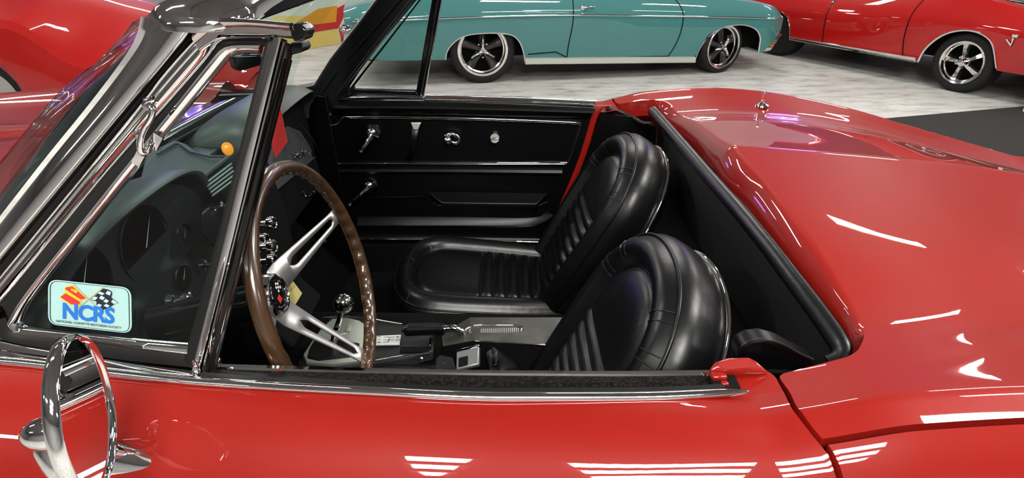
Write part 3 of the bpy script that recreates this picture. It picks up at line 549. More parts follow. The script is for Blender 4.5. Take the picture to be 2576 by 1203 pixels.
def face(name, yc, x, m, a0=.235, b0=.135, zb=.795, low=.66):
    pts = [(x, yc + a0 * math.cos(math.pi * j / 24), zb + b0 * math.sin(math.pi * j / 24)) for j in range(25)]
    pts += [(x + .02, yc - a0, low), (x + .02, yc + a0, low)]
    return mk(name, pts, [tuple(range(len(pts)))], m, DB, solid=.006, smooth=0)
FACE = mat('cluster_black', (.010, .012, .012), .35)
face('instrument_panel', .33, -.648, FACE)
RIMG = mat('gauge_rim', (.30, .32, .32), .2, 1.0)
def gauge(p, r, n=(1, 0, 0)):
    g = lathe('gauge', [(r * .98, 0), (r, .002), (r, .004), (r * .985, .004), (r * .975, .001)], p, n, RIMG, DB, n=40, caps=False)
    lathe('gauge_dial', [(r * .975, .0004), (0, .0004)], p, n, MATTE, g, n=32)
    d = Vector(p) + Vector((.003, 0, 0)); w = Vector((0, .6, .8)) * r * .8
    mk('needle', [d - w * .1 + Vector((0, .0015, 0)), d + w, d - w * .1 - Vector((0, .0015, 0))], [(0, 1, 2)], WHITE, g, smooth=0)
gauge((-0.642, 0.3371, 0.8449), .070); gauge((-0.638, 0.1662, 0.8624), .066); gauge((-0.642, 0.4509, 0.8011), .027); gauge((-0.632, 0.3957, 0.7404), .027)
def knob(p, r=.0135, L=.042, ax=(1, 0, .1)):
    k_ = lathe('knob', [(0, 0), (r * .9, 0), (r * .9, L * .25), (r * .45, L * .3), (r * .45, L * .62), (r * .95, L * .68), (r, L * .78), (r, L * .95), (r * .8, L), (r * .72, L * .97), (0, L * .97)], p, ax, CHROME, DB, n=20)
    return k_
for px in ((-0.615, 0.3127, 0.7425), (-0.625, 0.4575, 0.7327), (-0.61, 0.543, 0.8222), (-0.52, 0.4972, 0.8052), (-0.505, 0.4448, 0.7797), (-0.525, 0.4628, 0.7852), (-0.495, 0.4117, 0.7663)): knob(px)
# centre stack with clock, speaker grille and defroster slots
prism('centre_stack', [(-.66, .565, .862), (-.600, .565, .850), (-.575, .565, .70), (-.57, .565, .50), (-.52, .565, .44), (-.64, .565, .40)], (0, .235, 0), MATTE, DB, bev=.008, seg=3)
lathe('clock', [(.045, 0), (.047, .003), (.046, .006), (.043, .004), (.041, .001), (0, .001)], (-0.592, 0.4798, 0.8075), (1, 0, .3), GLOSSB, DB, n=32)
GRILL = mat('speaker_mesh', (.030, .040, .038), .45, bump=(1400, .5, .002), spec=.5)
prism('speaker_grille', [(-0.8472, 0.7334, 0.874), (-0.8222, 0.8178, 0.878), (-0.7785, 0.7875, 0.878), (-0.7225, 0.7277, 0.876), (-0.6559, 0.7092, 0.872), (-0.654, 0.5764, 0.868), (-0.7262, 0.6053, 0.87), (-0.7691, 0.5605, 0.87)], (0, 0, -.01), GRILL, DB, bev=.003)
tube('grille_trim', [(-0.6456, 0.5615, 0.874), (-0.6403, 0.69, 0.877), (-0.6411, 0.7138, 0.878)], .005, PAD, DB)
tube('grille_trim', [(-0.8092, 0.7109, 0.879), (-0.8018, 0.7785, 0.881), (-0.7904, 0.7785, 0.881), (-0.7383, 0.7244, 0.88), (-0.6796, 0.6949, 0.879), (-0.647, 0.6977, 0.878)], .003, PAD, DB)
PALEP = mat('slot_edge', (.20, .26, .25), .35)
for i in range(5):
    f = i / 4
    a = vl((-0.6337, 0.5611, 0.868), (-0.6069, 0.5272, 0.855), f); b = vl((-0.6286, 0.6785, 0.868), (-0.5985, 0.6202, 0.855), f)
    tube('defroster_slat', [a, b], .0022, PALEP, DB, n=6)
mk('slot_bed', [(-0.6509, 0.5846, 0.862), (-0.6124, 0.5329, 0.849), (-0.5988, 0.6306, 0.849), (-0.6426, 0.7156, 0.862)], [(0, 1, 2, 3)], MATTE, DB, smooth=0)
# glove compartment inside the passenger hood
GLV = mat('glove_door_grey', (.045, .047, .050), .40, noise=(30, (.07, .073, .076), .3, .7))
mk('glove_door', [(-0.655, 0.9102, 0.7734), (-0.662, 1.0226, 0.825), (-0.664, 1.1305, 0.8175), (-0.662, 1.2141, 0.777), (-0.655, 1.2542, 0.7185), (-0.65, 1.2753, 0.6666), (-0.645, 1.1409, 0.6801), (-0.64, 0.848, 0.7108), (-0.64, 0.8291, 0.739)], [tuple(range(9))], GLV, DB, solid=.008, smooth=0, bev=.002)
face('glove_surround', 1.085, -.672, MATTE, a0=.235, b0=.125, zb=.79, low=.56)
tube('surround_bead', [(-0.632, 1.1457, 0.8274), (-0.628, 1.225, 0.7543), (-0.622, 1.292, 0.6397)], .0016, CHROME, DB, n=6)
e0 = (-0.642, 1.0895, 0.716)
textm('script_emblem', 'Sting Ray', (-0.641, 1.0851, 0.7275), (-0.641, 1.1994, 0.7018), (-0.641, 1.0842, 0.7537), CHROME, DB, thick=.001, shear=.3, off=.01)
lathe('glove_lock', [(0, 0), (.008, 0), (.007, .004), (0, .005)], (-0.644, 1.2573, 0.688), (1, 0, .2), CHROME, DB, n=16)
AMB = mat('amber_reflection_glow', (.55, .17, .01), .25, emit=((1, .35, .02), .25))  # glowing colour imitates an orange reflection, no lamp here
al = lathe('amber_reflection', [(.014, 0), (.0135, .004), (.008, .008), (0, .009)], (-0.6, 0.6169, 0.9235), (.9, -.3, .3), AMB, DB, n=24)  # added disc in place of an orange reflection over the dash
tube('cash_pull', cat([(-0.5823, 0.95, 0.6856), (-0.578, 0.95, 0.6712), (-0.5624, 0.95, 0.6712), (-0.5513, 0.95, 0.6856)], 5), .004, DCHROME, DB)
tube('dash_rail', [(-0.6106, 1.2, 0.4311), (-0.62, 1.15, 0.4345), (-0.6143, 1.15, 0.4198)], .006, RUBBER, DB)
# lower column, pedal glints
tube('steering_column', [(-.62, .271, .722), (-.43, .271, .772)], .032, GLOSSB, CAR, n=20)
box('brake_pedal', (-.66, .40, .36), (.02, .075, .06), RUBBER, CAR); box('clutch_pedal', (-.66, .24, .36), (.02, .075, .06), RUBBER, CAR)

# ---------------------------------------------------------------- steering wheel
SWC = Vector((-.322, .271, .805)); th = math.radians(14.7); SN = Vector((math.cos(th), 0, math.sin(th))); SU = Vector((-math.sin(th), 0, math.cos(th))); SY = Vector((0, 1, 0))
def wp(r, a, h=0.): return SWC + (SY * math.cos(a) + SU * math.sin(a)) * r + SN * h
SW = lathe('steering_wheel', [(0, -.135), (.022, -.135), (.024, -.122), (.034, -.114), (.036, -.100), (.034, -.092), (0, -.092)], SWC, SN, CHROME, CAR, n=40)
vs = []; nA, nB = 288, 14
for i in range(nA):
    a = 2 * math.pi * i / nA; sc_ = .5 + .5 * math.cos(a * 42)
    for j in range(nB):
        b = 2 * math.pi * j / nB; inn = max(0, -math.cos(b)) ** 3; r0 = .0118 * (1 - .32 * inn * (1 - sc_) ** 1.5 + .06 * inn)
        vs.append(wp(.2 + r0 * math.cos(b), a, r0 * 1.08 * math.sin(b)))
mk('rim', vs, gridf(nA, nB, closeu=True, closev=True), WOOD, SW, smooth=180, label='brown wooden rim with finger notches')
def spoke(a):
    vs = []; us = dense(0, 1, 40); L0, L1 = .026, .1925; top = []
    for u in us:
        r = L0 + (L1 - L0) * u; h = -.090 + .004 * min(1, u / .14) + .078 * max(0, (u - .14) / .86)
        wo = lerp(.030, .0150, min(1, u / .9)); s0, s1 = .28, .93
        wi = 0
        if s0 < u < s1:
            t = (u - s0) / (s1 - s0); wi = lerp(.0105, .0072, t) * min(1, math.sqrt(max(0, min(t / .10, 1)))) * min(1, math.sqrt(max(0, min((1 - t) / .05, 1))))
        top.append((r, h, wo, wi))
    d = Vector(SY * math.cos(a) + SU * math.sin(a)); w = SN.cross(d)
    for r, h, wo, wi in top:
        p = SWC + d * r + SN * h; vs += [p - w * wo, p - w * wi, p + w * wi, p + w * wo]
    fs = []
    for i in range(len(top) - 1):
        b = i * 4; fs += [(b, b + 1, b + 5, b + 4), (b + 2, b + 3, b + 7, b + 6)]
    vs += [SWC + d * (L1 + .002) + SN * (-.008) - w * .0145, SWC + d * (L1 + .002) + SN * (-.008) + w * .0145]
    return mk('spoke', vs, fs, BRUSH, SW, solid=.0034, smooth=15)
for a in (math.radians(12), math.radians(12 - 90), math.radians(12 + 180)): spoke(a)
lathe('horn_ring', [(.036, -.100), (.0375, -.093), (.0375, -.083), (.0345, -.076), (.0315, -.075), (.0305, -.077), (.0300, -.080)], SWC, SN, CHROME, SW, n=48, caps=False)
hb = lathe('horn_button', [(.0325, -.0785), (.030, -.0770), (.0275, -.0768), (.0, -.0764)], SWC, SN, GLOSSB, SW, n=40)
lathe('button_ring', [(.0245, -.0768), (.0235, -.0752), (.0225, -.0766)], SWC, SN, CHROME, SW, n=40, caps=False)
def hubp(u, v, h=-.0757): return SWC + SY * (u * math.cos(.2) - v * math.sin(.2)) + SU * (u * math.sin(.2) + v * math.cos(.2)) + SN * h
ck = []
for i in range(4):
    for j in range(3):
        if (i + j) % 2 == 0:
            x0, y0 = .0005 + j * .0048, .001 + i * .0042; ck.append(([hubp(x0, y0), hubp(x0 + .0048, y0), hubp(x0 + .0048, y0 + .0042), hubp(x0, y0 + .0042)], [(0, 1, 2, 3)]))
mk('checkered_flag_emblem', *join(*ck), WHITE, SW, smooth=0)
mk('red_flag_emblem', [hubp(-.013, -.012), hubp(-.001, -.012), hubp(-.001, .0), hubp(-.013, .0)], [(0, 1, 2, 3)], REDI, SW, smooth=0)
mk('emblem_staff', [hubp(.0, -.014), hubp(.001, -.014), hubp(.001, .003), hubp(.0, .003)], [(0, 1, 2, 3)], CHROME, SW, smooth=0)

# ---------------------------------------------------------------- centre console, shifter, hand brake
CN = prism('shifter_console', [(-0.4023, 0.7211, 0.43), (-0.2726, 0.6679, 0.435), (-0.1944, 0.6273, 0.44), (-0.1882, 0.5578, 0.44), (-0.243, 0.5401, 0.435), (-0.3253, 0.5258, 0.43), (-0.4236, 0.5062, 0.425), (-0.509, 0.5337, 0.42), (-0.4991, 0.6344, 0.42), (-0.4813, 0.7192, 0.425)], (0, 0, -.03), GRAIN, CAR, bev=.004)
tube('console_trim', [(-0.4953, 0.7052, 0.431), (-0.4358, 0.7099, 0.434), (-0.3753, 0.6963, 0.436), (-0.2798, 0.6644, 0.44)], .0025, CHROME, CN, n=8)
tube('console_trim', [(-0.3211, 0.5292, 0.432), (-0.2706, 0.5376, 0.437), (-0.1962, 0.5464, 0.443)], .0025, CHROME, CN, n=8)
PLATE = mat('satin_plate', (.36, .40, .34), .30, .5)
prism('shift_plate', [(-0.485, 0.6494, 0.436), (-0.4673, 0.6931, 0.437), (-0.4304, 0.6988, 0.438), (-0.3931, 0.6846, 0.438), (-0.3544, 0.6467, 0.438), (-0.3295, 0.5495, 0.437), (-0.3529, 0.5274, 0.437), (-0.4149, 0.5142, 0.436), (-0.483, 0.5238, 0.434), (-0.4987, 0.5503, 0.434), (-0.494, 0.5984, 0.435)], (0, 0, -.012), PLATE, CN, bev=.003, seg=3)
prism('shift_well', [(-0.4863, 0.6011, 0.439), (-0.4286, 0.6043, 0.439), (-0.3715, 0.59, 0.439), (-0.3638, 0.556, 0.439), (-0.3825, 0.5351, 0.439), (-0.4546, 0.5249, 0.439), (-0.4838, 0.5351, 0.439), (-0.4881, 0.5682, 0.439)], (0, 0, -.010), RUBBER, CN, bev=.004, seg=3)
prism('plate_recess', [(-0.4745, 0.6494, 0.4385), (-0.4602, 0.6786, 0.4385), (-0.428, 0.6892, 0.4385), (-0.4103, 0.6839, 0.4385), (-0.4094, 0.663, 0.4385), (-0.4133, 0.6293, 0.4385), (-0.4334, 0.6227, 0.4385)], (0, 0, -.006), PLATE, CN, bev=.001)
box('plate_tab', (-0.4106, 0.6446, 0.442), (.010, .026, .006), PLATE, CN, bev=.001)
sh = Vector((-0.4319, 0.5731, 0.44)); kb_ = Vector((-0.3913, 0.575, 0.5636))
mk('shift_lever', *tubeg([sh, sh.lerp(kb_, .3) + Vector((-.003, 0, 0)), sh.lerp(kb_, .62), kb_], [.0085, .008, .0065, .005], 16), CHROME, CN, smooth=60)
lathe('lever_button', [(0, 0), (.006, 0), (.006, .006), (.004, .008), (0, .008)], sh.lerp(kb_, .5) + Vector((0, -.008, 0)), (.1, -1, .2), CHROME, CN, n=14)
lathe('shift_knob', [(.024 * math.sin(math.pi * i / 20), -.024 * math.cos(math.pi * i / 20)) for i in range(21)], kb_, (0, 0, 1), CHROME, CN, n=36, smooth=180)
pp = prism('shift_pattern_plate', [(-0.3363, 0.6138, 0.4415), (-0.2749, 0.6174, 0.4425), (-0.2721, 0.5776, 0.4425), (-0.3318, 0.5773, 0.4415)], (0, 0, -.003), mat('plate_silver', (.62, .64, .62), .35, .3), CN, bev=.0005)
def up(p, d=.0006): return (p[0], p[1], p[2] + d)
for s_, o_, x_, y_ in (('R13', (-0.3186, 0.5839, 0.4424), (-0.3239, 0.611, 0.4424), (-0.3273, 0.5839, 0.4424)), ('24', (-0.2743, 0.591, 0.443), (-0.2776, 0.6102, 0.443), (-0.2831, 0.591, 0.443))):
    textm('gear_digits', s_, up(o_), up(x_), up(y_), INK, pp, spacing=1.6)
for a, b in (((-0.3153, 0.6072, 0.4428), (-0.2897, 0.607, 0.443)), ((-0.3151, 0.596, 0.4428), (-0.2897, 0.5958, 0.443)), ((-0.3152, 0.5865, 0.4428), (-0.2999, 0.5879, 0.443)), ((-0.3012, 0.6054, 0.443), (-0.3006, 0.5863, 0.443))):
    a, b = Vector(a), Vector(b); d = (b - a).normalized(); w = Vector((-d.y, d.x, 0)) * .0007
    mk('gear_line', [a - w, b - w, b + w, a + w], [(0, 1, 2, 3)], INK, pp, smooth=0)
prism('console_insert', [(-0.2678, 0.5513, 0.4415), (-0.2683, 0.5711, 0.4415), (-0.1987, 0.5679, 0.444), (-0.1984, 0.5497, 0.444)], (0, 0, -.004), MATTE, CN, bev=.001)
box('console_bracket', (-0.1961, 0.58, 0.449), (.006, .045, .014), DCHROME, CN, bev=.001)
lathe('console_screw', [(0, 0), (.005, 0), (.004, .002), (0, .003)], (-0.2137, 0.5328, 0.435), (0, -.8, .6), CHROME, CN, n=12)
# rear console housing
RCm = mat('dusty_console', (.030, .030, .024), .40, noise=(18, (.075, .072, .058), .45, .75), bump=(60, .1, .002))
hz = .475
RC = mk('brake_console', [(-0.167, 0.5795, 0.435), (-0.1748, 0.6275, 0.435), (-0.1049, 0.6425, 0.475), (0.1406, 0.6425, 0.475), (0.1308, 0.5263, 0.475), (-0.0897, 0.5489, 0.475)] +
   [(p[0], p[1], .30) for p in ((-0.167, 0.5795, 0.435), (-0.1748, 0.6275, 0.435), (-0.1049, 0.6425, 0.475), (0.1406, 0.6425, 0.475), (0.1308, 0.5263, 0.475), (-0.0897, 0.5489, 0.475))],
   [(0, 5, 11, 6), (5, 4, 10, 11), (1, 0, 6, 7), (2, 1, 7, 8), (3, 2, 8, 9)], MATTE, CAR, smooth=30)
mk('console_top', [(-0.167, 0.5795, 0.435), (-0.1748, 0.6275, 0.435), (-0.1049, 0.6425, 0.475), (0.1406, 0.6425, 0.475), (0.1308, 0.5263, 0.475), (-0.0897, 0.5489, 0.475)], [(0, 1, 2, 5), (2, 3, 4, 5)], RCm, RC, smooth=0, solid=.003)
tube('console_edge_trim', [(-0.0868, 0.5477, 0.477), (0.1306, 0.5252, 0.477)], .0028, CHROME, RC, n=8)
tube('slot_trim', cat([(-0.1187, 0.5953, 0.466), (-0.1044, 0.6024, 0.475), (-0.0853, 0.6088, 0.4775), (-0.0368, 0.6081, 0.478), (0.0203, 0.6048, 0.478), (0.0219, 0.5822, 0.478)], 5), .0025, CHROME, RC, n=8)
prism('brake_slot', [(-0.1112, 0.5867, 0.47), (-0.0851, 0.6036, 0.4765), (0.0193, 0.6036, 0.4765), (0.0191, 0.5811, 0.4765), (-0.0837, 0.5779, 0.4765)], (0, 0, -.004), MATTE, RC, bev=.001)
for i in range(26):
    f = i / 25; p = vl((-0.1015, 0.5876, 0.474), (0.0153, 0.5863, 0.4785), f); box('brush_bristle', p, (.0022, .016, .003), BRUSH, RC, bev=0)
tube('brake_lever', cat([(-0.1636, 0.5959, 0.475), (-0.1422, 0.595, 0.478), (-0.1232, 0.5931, 0.47), (-0.1119, 0.5922, 0.46)], 5), [.010] * 8 + [.009] * 8, CHROME, RC, n=14)
g0, g1 = Vector((-0.2658, 0.5952, 0.472)), Vector((-0.1627, 0.5891, 0.48))
lathe('brake_grip', [(0, 0), (.006, 0), (.006, .006), (.014, .008), (.0155, .014), (.015, .020), (.0145, .085), (.0155, .092), (.0155, .100), (.012, .104), (0, .105)], g0, g1 - g0, VINYL, RC, n=22)
for o_ in ((0, .006, .013), (0, -.012, .009)):
    tube('grip_rib', [g0.lerp(g1, .15) + Vector(o_), g0.lerp(g1, .92) + Vector(o_)], .0022, LEATHER, RC, n=6)
# seat belt buckle and webbing
BK = mat('buckle_grey', (.20, .205, .21), .32, .5)
ba = (Vector((.97, .10, .22)), Vector((-.02, .82, .57)), Vector((-.13, -.56, .81)))
b0 = Vector((-0.0991, 0.4893, 0.47))
SBb = box('seat_belt_buckle', b0, (.054, .045, .016), BK, CAR, ax=ba, bev=.004, seg=3)
a1 = [Vector(v).normalized() for v in ba]
box('release_button', b0 - a1[0] * .010 + a1[2] * .008 - a1[1] * .006, (.022, .022, .004), MATTE, SBb, ax=ba, bev=.003)
box('buckle_top_plate', b0 + a1[1] * .022, (.054, .006, .018), CHROME, SBb, ax=ba, bev=.001)
mold('belt_webbing', cat([(-0.0613, 0.5327, 0.462), (-0.04, 0.5369, 0.468), (-0.0121, 0.5342, 0.455), (0.011, 0.5022, 0.44), (0.0201, 0.4843, 0.42)], 3), cat([(-0.0499, 0.4634, 0.455), (-0.0427, 0.4642, 0.46), (-0.0295, 0.4694, 0.45), (-0.0232, 0.461, 0.44), (-0.0207, 0.4641, 0.42)], 3), rnd(.003), (0, -.5, .9), VINYL, SBb, ns=20, back=.003)
mold('belt_loop', cat([(-0.0444, 0.5317, 0.472), (-0.0328, 0.51, 0.474), (-0.0288, 0.4865, 0.47), (-0.0321, 0.4734, 0.466)], 3), cat([(-0.047, 0.4957, 0.474), (-0.043, 0.4816, 0.474), (-0.0374, 0.4726, 0.47), (-0.0471, 0.4679, 0.466)], 3), rnd(.002), (0, -.5, .9), VINYL, SBb, ns=14)
prism('buckle_anchor', [(-0.1814, 0.5372, 0.435), (-0.1698, 0.5457, 0.44), (-0.1386, 0.5339, 0.44), (-0.1272, 0.4981, 0.42), (-0.1803, 0.4953, 0.42)], (0, .004, -.015), RUBBER, SBb, bev=.004)
lathe('anchor_rivet', [(0, 0), (.004, 0), (.003, .003), (0, .003)], (-0.1577, 0.5089, 0.438), (0, -.6, .8), CHROME, SBb, n=10)

# ---------------------------------------------------------------- seats
def seat_pad(name, o, ex, ey, ez, H, wf, arch, prof, m, parent, pleats=None, sin=.66, nS=90, nA=44, expo=2.3, lean=None):
    """upholstered U-shaped pad: rings run from the shell round the bolster into the insert"""
    o, ex, ey, ez = Vector(o), Vector(ex).normalized(), Vector(ey).normalized(), Vector(ez).normalized()
    out = []; Hs = H - arch
    for i in range(nS): h = Hs * i / nS; out.append((-wf(h), h, h))
    for i in range(nA * 2 + 1):
        al = math.pi * i / (nA * 2); c_, s_ = math.cos(al), math.sin(al)
        out.append((-wf(Hs) * math.copysign(abs(c_) ** (2 / expo), c_), Hs + arch * abs(s_) ** (2 / expo), Hs))
    for i in range(nS - 1, -1, -1): h = Hs * i / nS; out.append((wf(h), h, h))
    # resample profile
    ks = [0]
    for (s0, q0), (s1, q1) in zip(prof, prof[1:]): ks.append(ks[-1] + math.hypot((s1 - s0) * wf(0), q1 - q0) + 1e-6)
    nP = 46; pr = []
    for i in range(nP):
        d = ks[-1] * i / (nP - 1); pr.append((pch(d, ks, [p[0] for p in prof]), pch(d, ks, [p[1] for p in prof])))
    def pt(w, h, hq, s, q, extra=0.):
        x = w * s; y = hq + (h - hq) * s
        return o + ex * x + ey * y + ez * (q + extra)
    vs = []
    for w, h, hq in out:
        for s, q in pr:
            e = 0
            if pleats and s < sin:
                y = hq + (h - hq) * s; k0, k1, n = pleats
                if k0 - .02 < y < k1 + .004:
                    t = (y - k0) / (k1 - k0) * n; fr = t - round(t)
                    e = (-.006 * math.exp(-(fr / .075) ** 2) + .0028 * math.cos(2 * math.pi * fr) * -1) * (1 if -.3 < t < n + .12 else 0) * sm(sin, sin - .05, s)
            vs.append(pt(w, h, hq, s, q, e))
    ob = mk(name, vs, gridf(len(out), nP), m, parent, smooth=180)
    return ob, out, pt
def ringpath(out, pt, s, q, i0=0, i1=None, step=2): return [pt(w, h, hq, s, q) for w, h, hq in out[i0:i1:step]]
BPROF = [(.0, -.135), (.55, -.135), (.86, -.125), (.97, -.10), (1.03, -.06), (1.04, -.03), (1.0, -.006), (.975, .0), (.955, .004), (.90, .020), (.82, .028), (.74, .022), (.675, .004), (.655, -.004), (.635, .001), (.58, .010), (.45, .016), (.25, .018), (.0, .018)]
CPROF = [(1.0, -.11), (1.02, -.06), (1.02, -.02), (1.0, -.004), (.985, .0), (.965, .004), (.90, .022), (.80, .030), (.72, .022), (.67, .006), (.652, -.001), (.635, .004), (.58, .012), (.4, .018), (.0, .020)]
def seat(label, yc, bx0, bz0, bdir, cx0, cz0, cl, bh=.52, near_bracket=True):
    T = Vector((bdir[0], 0, bdir[1])).normalized(); Nf = Vector((-T.z, 0, T.x))
    wfb = lambda h: pch(h, [0, .12, .30, .52], [.185, .205, .218, .215]); wfc = lambda h: pch(h, [0, .15, .33, .5], [.195, .212, .220, .21])
    st, out, pt = seat_pad('seat', (cx0, yc, cz0), (0, 1, 0), (-1, 0, .085), (.085, 0, 1), cl, wfc, .17, CPROF, LEATHER, CAR, pleats=(.0, .235, 6), sin=.65, expo=2.7)
    st['label'] = label
    N = len(out)
    tube('cushion_piping', ringpath(out, pt, .985, .0025), .0032, LEATHER, st, n=8)
    tube('insert_piping', ringpath(out, pt, .655, .0035, 8, N - 8), .0026, LEATHER, st, n=8)
    for i in (108, 132, N - 133, N - 109):
        w, h, hq = out[i]; tube('stitch_seam', [pt(w, h, hq, s, q + .0008) for s, q in ((.965, .004), (.90, .022), (.80, .030), (.72, .022), (.67, .006))], .0016, LEATHER, st, n=6)
    bk, out, pt = seat_pad('backrest', (bx0, yc, bz0), (0, 1, 0), T, Nf, bh, wfb, .20, BPROF, LEATHER, st, pleats=(.03, .27, 7), sin=.65, expo=2.25)
    N = len(out)
    tube('backrest_piping', ringpath(out, pt, .978, .0015, 4, N - 4), .0036, LEATHER, st, n=8)
    tube('backrest_insert_piping', ringpath(out, pt, .655, -.001, 8, N - 8), .0026, LEATHER, st, n=8)
    for i in (112, N - 113, 100, N - 101):
        w, h, hq = out[i]
        for dd in (0, 3):
            w, h, hq = out[i + dd]; tube('stitch_seam', [pt(w, h, hq, s, q + .0006) for s, q in ((.955, .004), (.90, .020), (.82, .028), (.74, .022), (.675, .004))], .0014, LEATHER, st, n=6)
    tube('chrome_shell_trim', ringpath(out, pt, 1.0, -.095, 58, N - 58), .0042, CHROME, st, n=8, asp=1.6)
    # hinge brackets at the sides of the shell
    for sgn in (-1, 1):
        i = 60 if sgn < 0 else N - 61; w, h, hq = out[i]; wb_, hb_, hqb = out[6 if sgn < 0 else N - 7]
        p0 = pt(w, h, hq, 1.045, -.055); p1 = pt(w, h, hq, 1.035, -.088); p2 = pt(wb_, hb_, hqb, 1.10, -.05); p3 = pt(wb_, hb_, hqb, 1.10, -.02)
        br = prism('hinge_bracket', [p0, p1, p2, p3], (0, sgn * .005, 0), RUBBER, st, bev=.001)
        mk('bracket_cap', *boxg(p0.lerp(p1, .5) + Vector((0, sgn * .003, 0)), (.042, .010, .007), (p1 - p0, Vector((0, 1, 0)), T)), CHROME, st, bev=.001)
        lathe('bracket_screw', [(0, 0), (.007, 0), (.0055, .003), (0, .003)], p0.lerp(p1, .5).lerp(p2, .16) + Vector((0, sgn * .004, 0)), (0, sgn, 0), CHROME, st, n=16)
    # plinth
    box('seat_base', (cx0 - cl * .42, yc, cz0 - .15), (cl * .78, .36, .10), MATTE, st, bev=.01)
    return st
seat('black leather passenger seat', 1.02, .100, .375, (.48, .877), .14, .355, .50, bh=.505)
seat('black leather driver seat', .36, .050, .375, (.48, .877), .09, .355, .50, bh=.505)

# ---------------------------------------------------------------- far door inside
DP = mk('inner_door_panel', [(-0.6329, 1.345, 0.8272), (0.2756, 1.345, 0.8168), (0.1326, 1.335, 0.3385), (-0.703, 1.335, 0.3417)], [(0, 1, 2, 3)], VINYL, door2, solid=.012, smooth=0)
mold('door_top_pad', [(-0.5788, 1.352, 0.8385), (-0.296, 1.352, 0.8372), (0.0026, 1.35, 0.8312), (0.2755, 1.345, 0.8194)], [(-0.5915, 1.34, 0.7891), (-0.2974, 1.338, 0.7896), (0.0026, 1.336, 0.7835), (0.2482, 1.336, 0.7796)], [(0, 0), (.08, .010), (.25, .020), (.5, .024), (.75, .018), (.92, .006), (1, 0)], (0, -1, .25), VINYL, door2, ns=40, back=.01)
mold('sill_chrome', [(-0.288, 1.35, 0.8364), (0.0026, 1.347, 0.8306), (0.2621, 1.343, 0.8212)], [(-0.2881, 1.354, 0.8419), (0.0026, 1.35, 0.8364), (0.2698, 1.345, 0.8272)], rnd(.004), (0, -1, .6), CHROME, door2, ns=24)
mold('sill_rubber', [(-0.2888, 1.358, 0.8396), (0.0026, 1.356, 0.8335), (0.2708, 1.352, 0.8241)], [(-0.2893, 1.365, 0.8456), (0.0026, 1.363, 0.8409), (0.2766, 1.36, 0.8312)], rnd(.004), (0, -1, .6), RUBBER, door2, ns=24)
mold('outer_sill_chrome', [(-0.2855, 1.375, 0.8444), (0.0026, 1.375, 0.8379), (0.2781, 1.37, 0.8273)], [(-0.2856, 1.379, 0.85), (0.0026, 1.379, 0.8434), (0.2809, 1.374, 0.8329)], rnd(.003), (0, -1, .6), CHROME, door2, ns=24)
yy = 1.330
tube('panel_trim', cat([(-0.6129, 1.33, 0.7572), (-0.5752, 1.33, 0.7653), (-0.5544, 1.33, 0.7839), (-0.5303, 1.33, 0.7892), (-0.2965, 1.33, 0.7879), (-0.0495, 1.33, 0.7813), (0.1984, 1.33, 0.7706), (0.2223, 1.33, 0.7639), (0.2242, 1.33, 0.7518), (0.2087, 1.33, 0.6931), (0.1912, 1.33, 0.637), (0.1782, 1.33, 0.6256), (0.1512, 1.33, 0.6256), (-0.1188, 1.33, 0.6256), (-0.3887, 1.33, 0.627), (-0.6587, 1.33, 0.627)], 5), .0028, CHROME, door2, n=8)
tube('panel_trim_inner', cat([(-0.5308, 1.33, 0.7853), (-0.2968, 1.33, 0.7826), (-0.0495, 1.33, 0.776), (0.1935, 1.33, 0.7653), (0.2161, 1.33, 0.7572), (0.2019, 1.33, 0.6959), (0.1844, 1.33, 0.6398), (0.1672, 1.33, 0.6313), (-0.1187, 1.33, 0.6313), (-0.6578, 1.33, 0.6327)], 5), .0014, CHROME, door2, n=6)
mold('panel_ridge', [(-0.662, 1.332, 0.609), (-0.255, 1.332, 0.609), (0.1724, 1.332, 0.6062)], [(-0.6643, 1.33, 0.5896), (-0.2559, 1.33, 0.5896), (0.169, 1.33, 0.5837)], [(0, 0), (.15, .009), (.6, .014), (.9, .008), (1, 0)], (0, -1, .35), VINYL, door2, ns=24)
tube('panel_bead', cat([(-0.5924, 1.325, 0.5059), (-0.3986, 1.325, 0.5059), (-0.3156, 1.325, 0.5059), (-0.2909, 1.322, 0.4966), (-0.2611, 1.318, 0.4772)], 5), .0018, VINYL, door2, n=6)
# armrest
ar = [(-0.3002, 1.325, 0.5283), (0.1241, 1.325, 0.5224), (0.0861, 1.262, 0.5098), (-0.242, 1.262, 0.5142)]
arl = [(p[0], p[1] + .004, p[2] - .030) for p in ar]
mk('armrest', ar + [(ar[2][0] - .004, ar[2][1] - .002, ar[2][2] - .014), (ar[3][0] + .004, ar[3][1] - .002, ar[3][2] - .014), (0.1208, 1.325, 0.4908), (-0.275, 1.325, 0.4908)],
   [(0, 1, 2, 3), (3, 2, 4, 5), (0, 3, 5, 7), (1, 6, 4, 2), (7, 5, 4, 6), (0, 7, 6, 1)], VINYL, door2, bev=.004, seg=3)
tube('armrest_bead', [(-0.2542, 1.268, 0.4997), (0.0772, 1.268, 0.4923), (0.1241, 1.31, 0.4944)], .0020, VINYL, door2, n=6)
mold('door_pocket_roll', [(-0.5474, 1.33, 0.4285), (-0.1948, 1.33, 0.4269), (0.0734, 1.33, 0.4238), (0.1221, 1.33, 0.4518)], [(-0.5511, 1.325, 0.3885), (-0.196, 1.325, 0.3885), (0.0738, 1.325, 0.3916), (0.1506, 1.325, 0.4309)], [(0, 0), (.4, .004), (.8, .012), (.95, .008), (1, 0)], (0, -1, .4), VINYL, door2, ns=24)
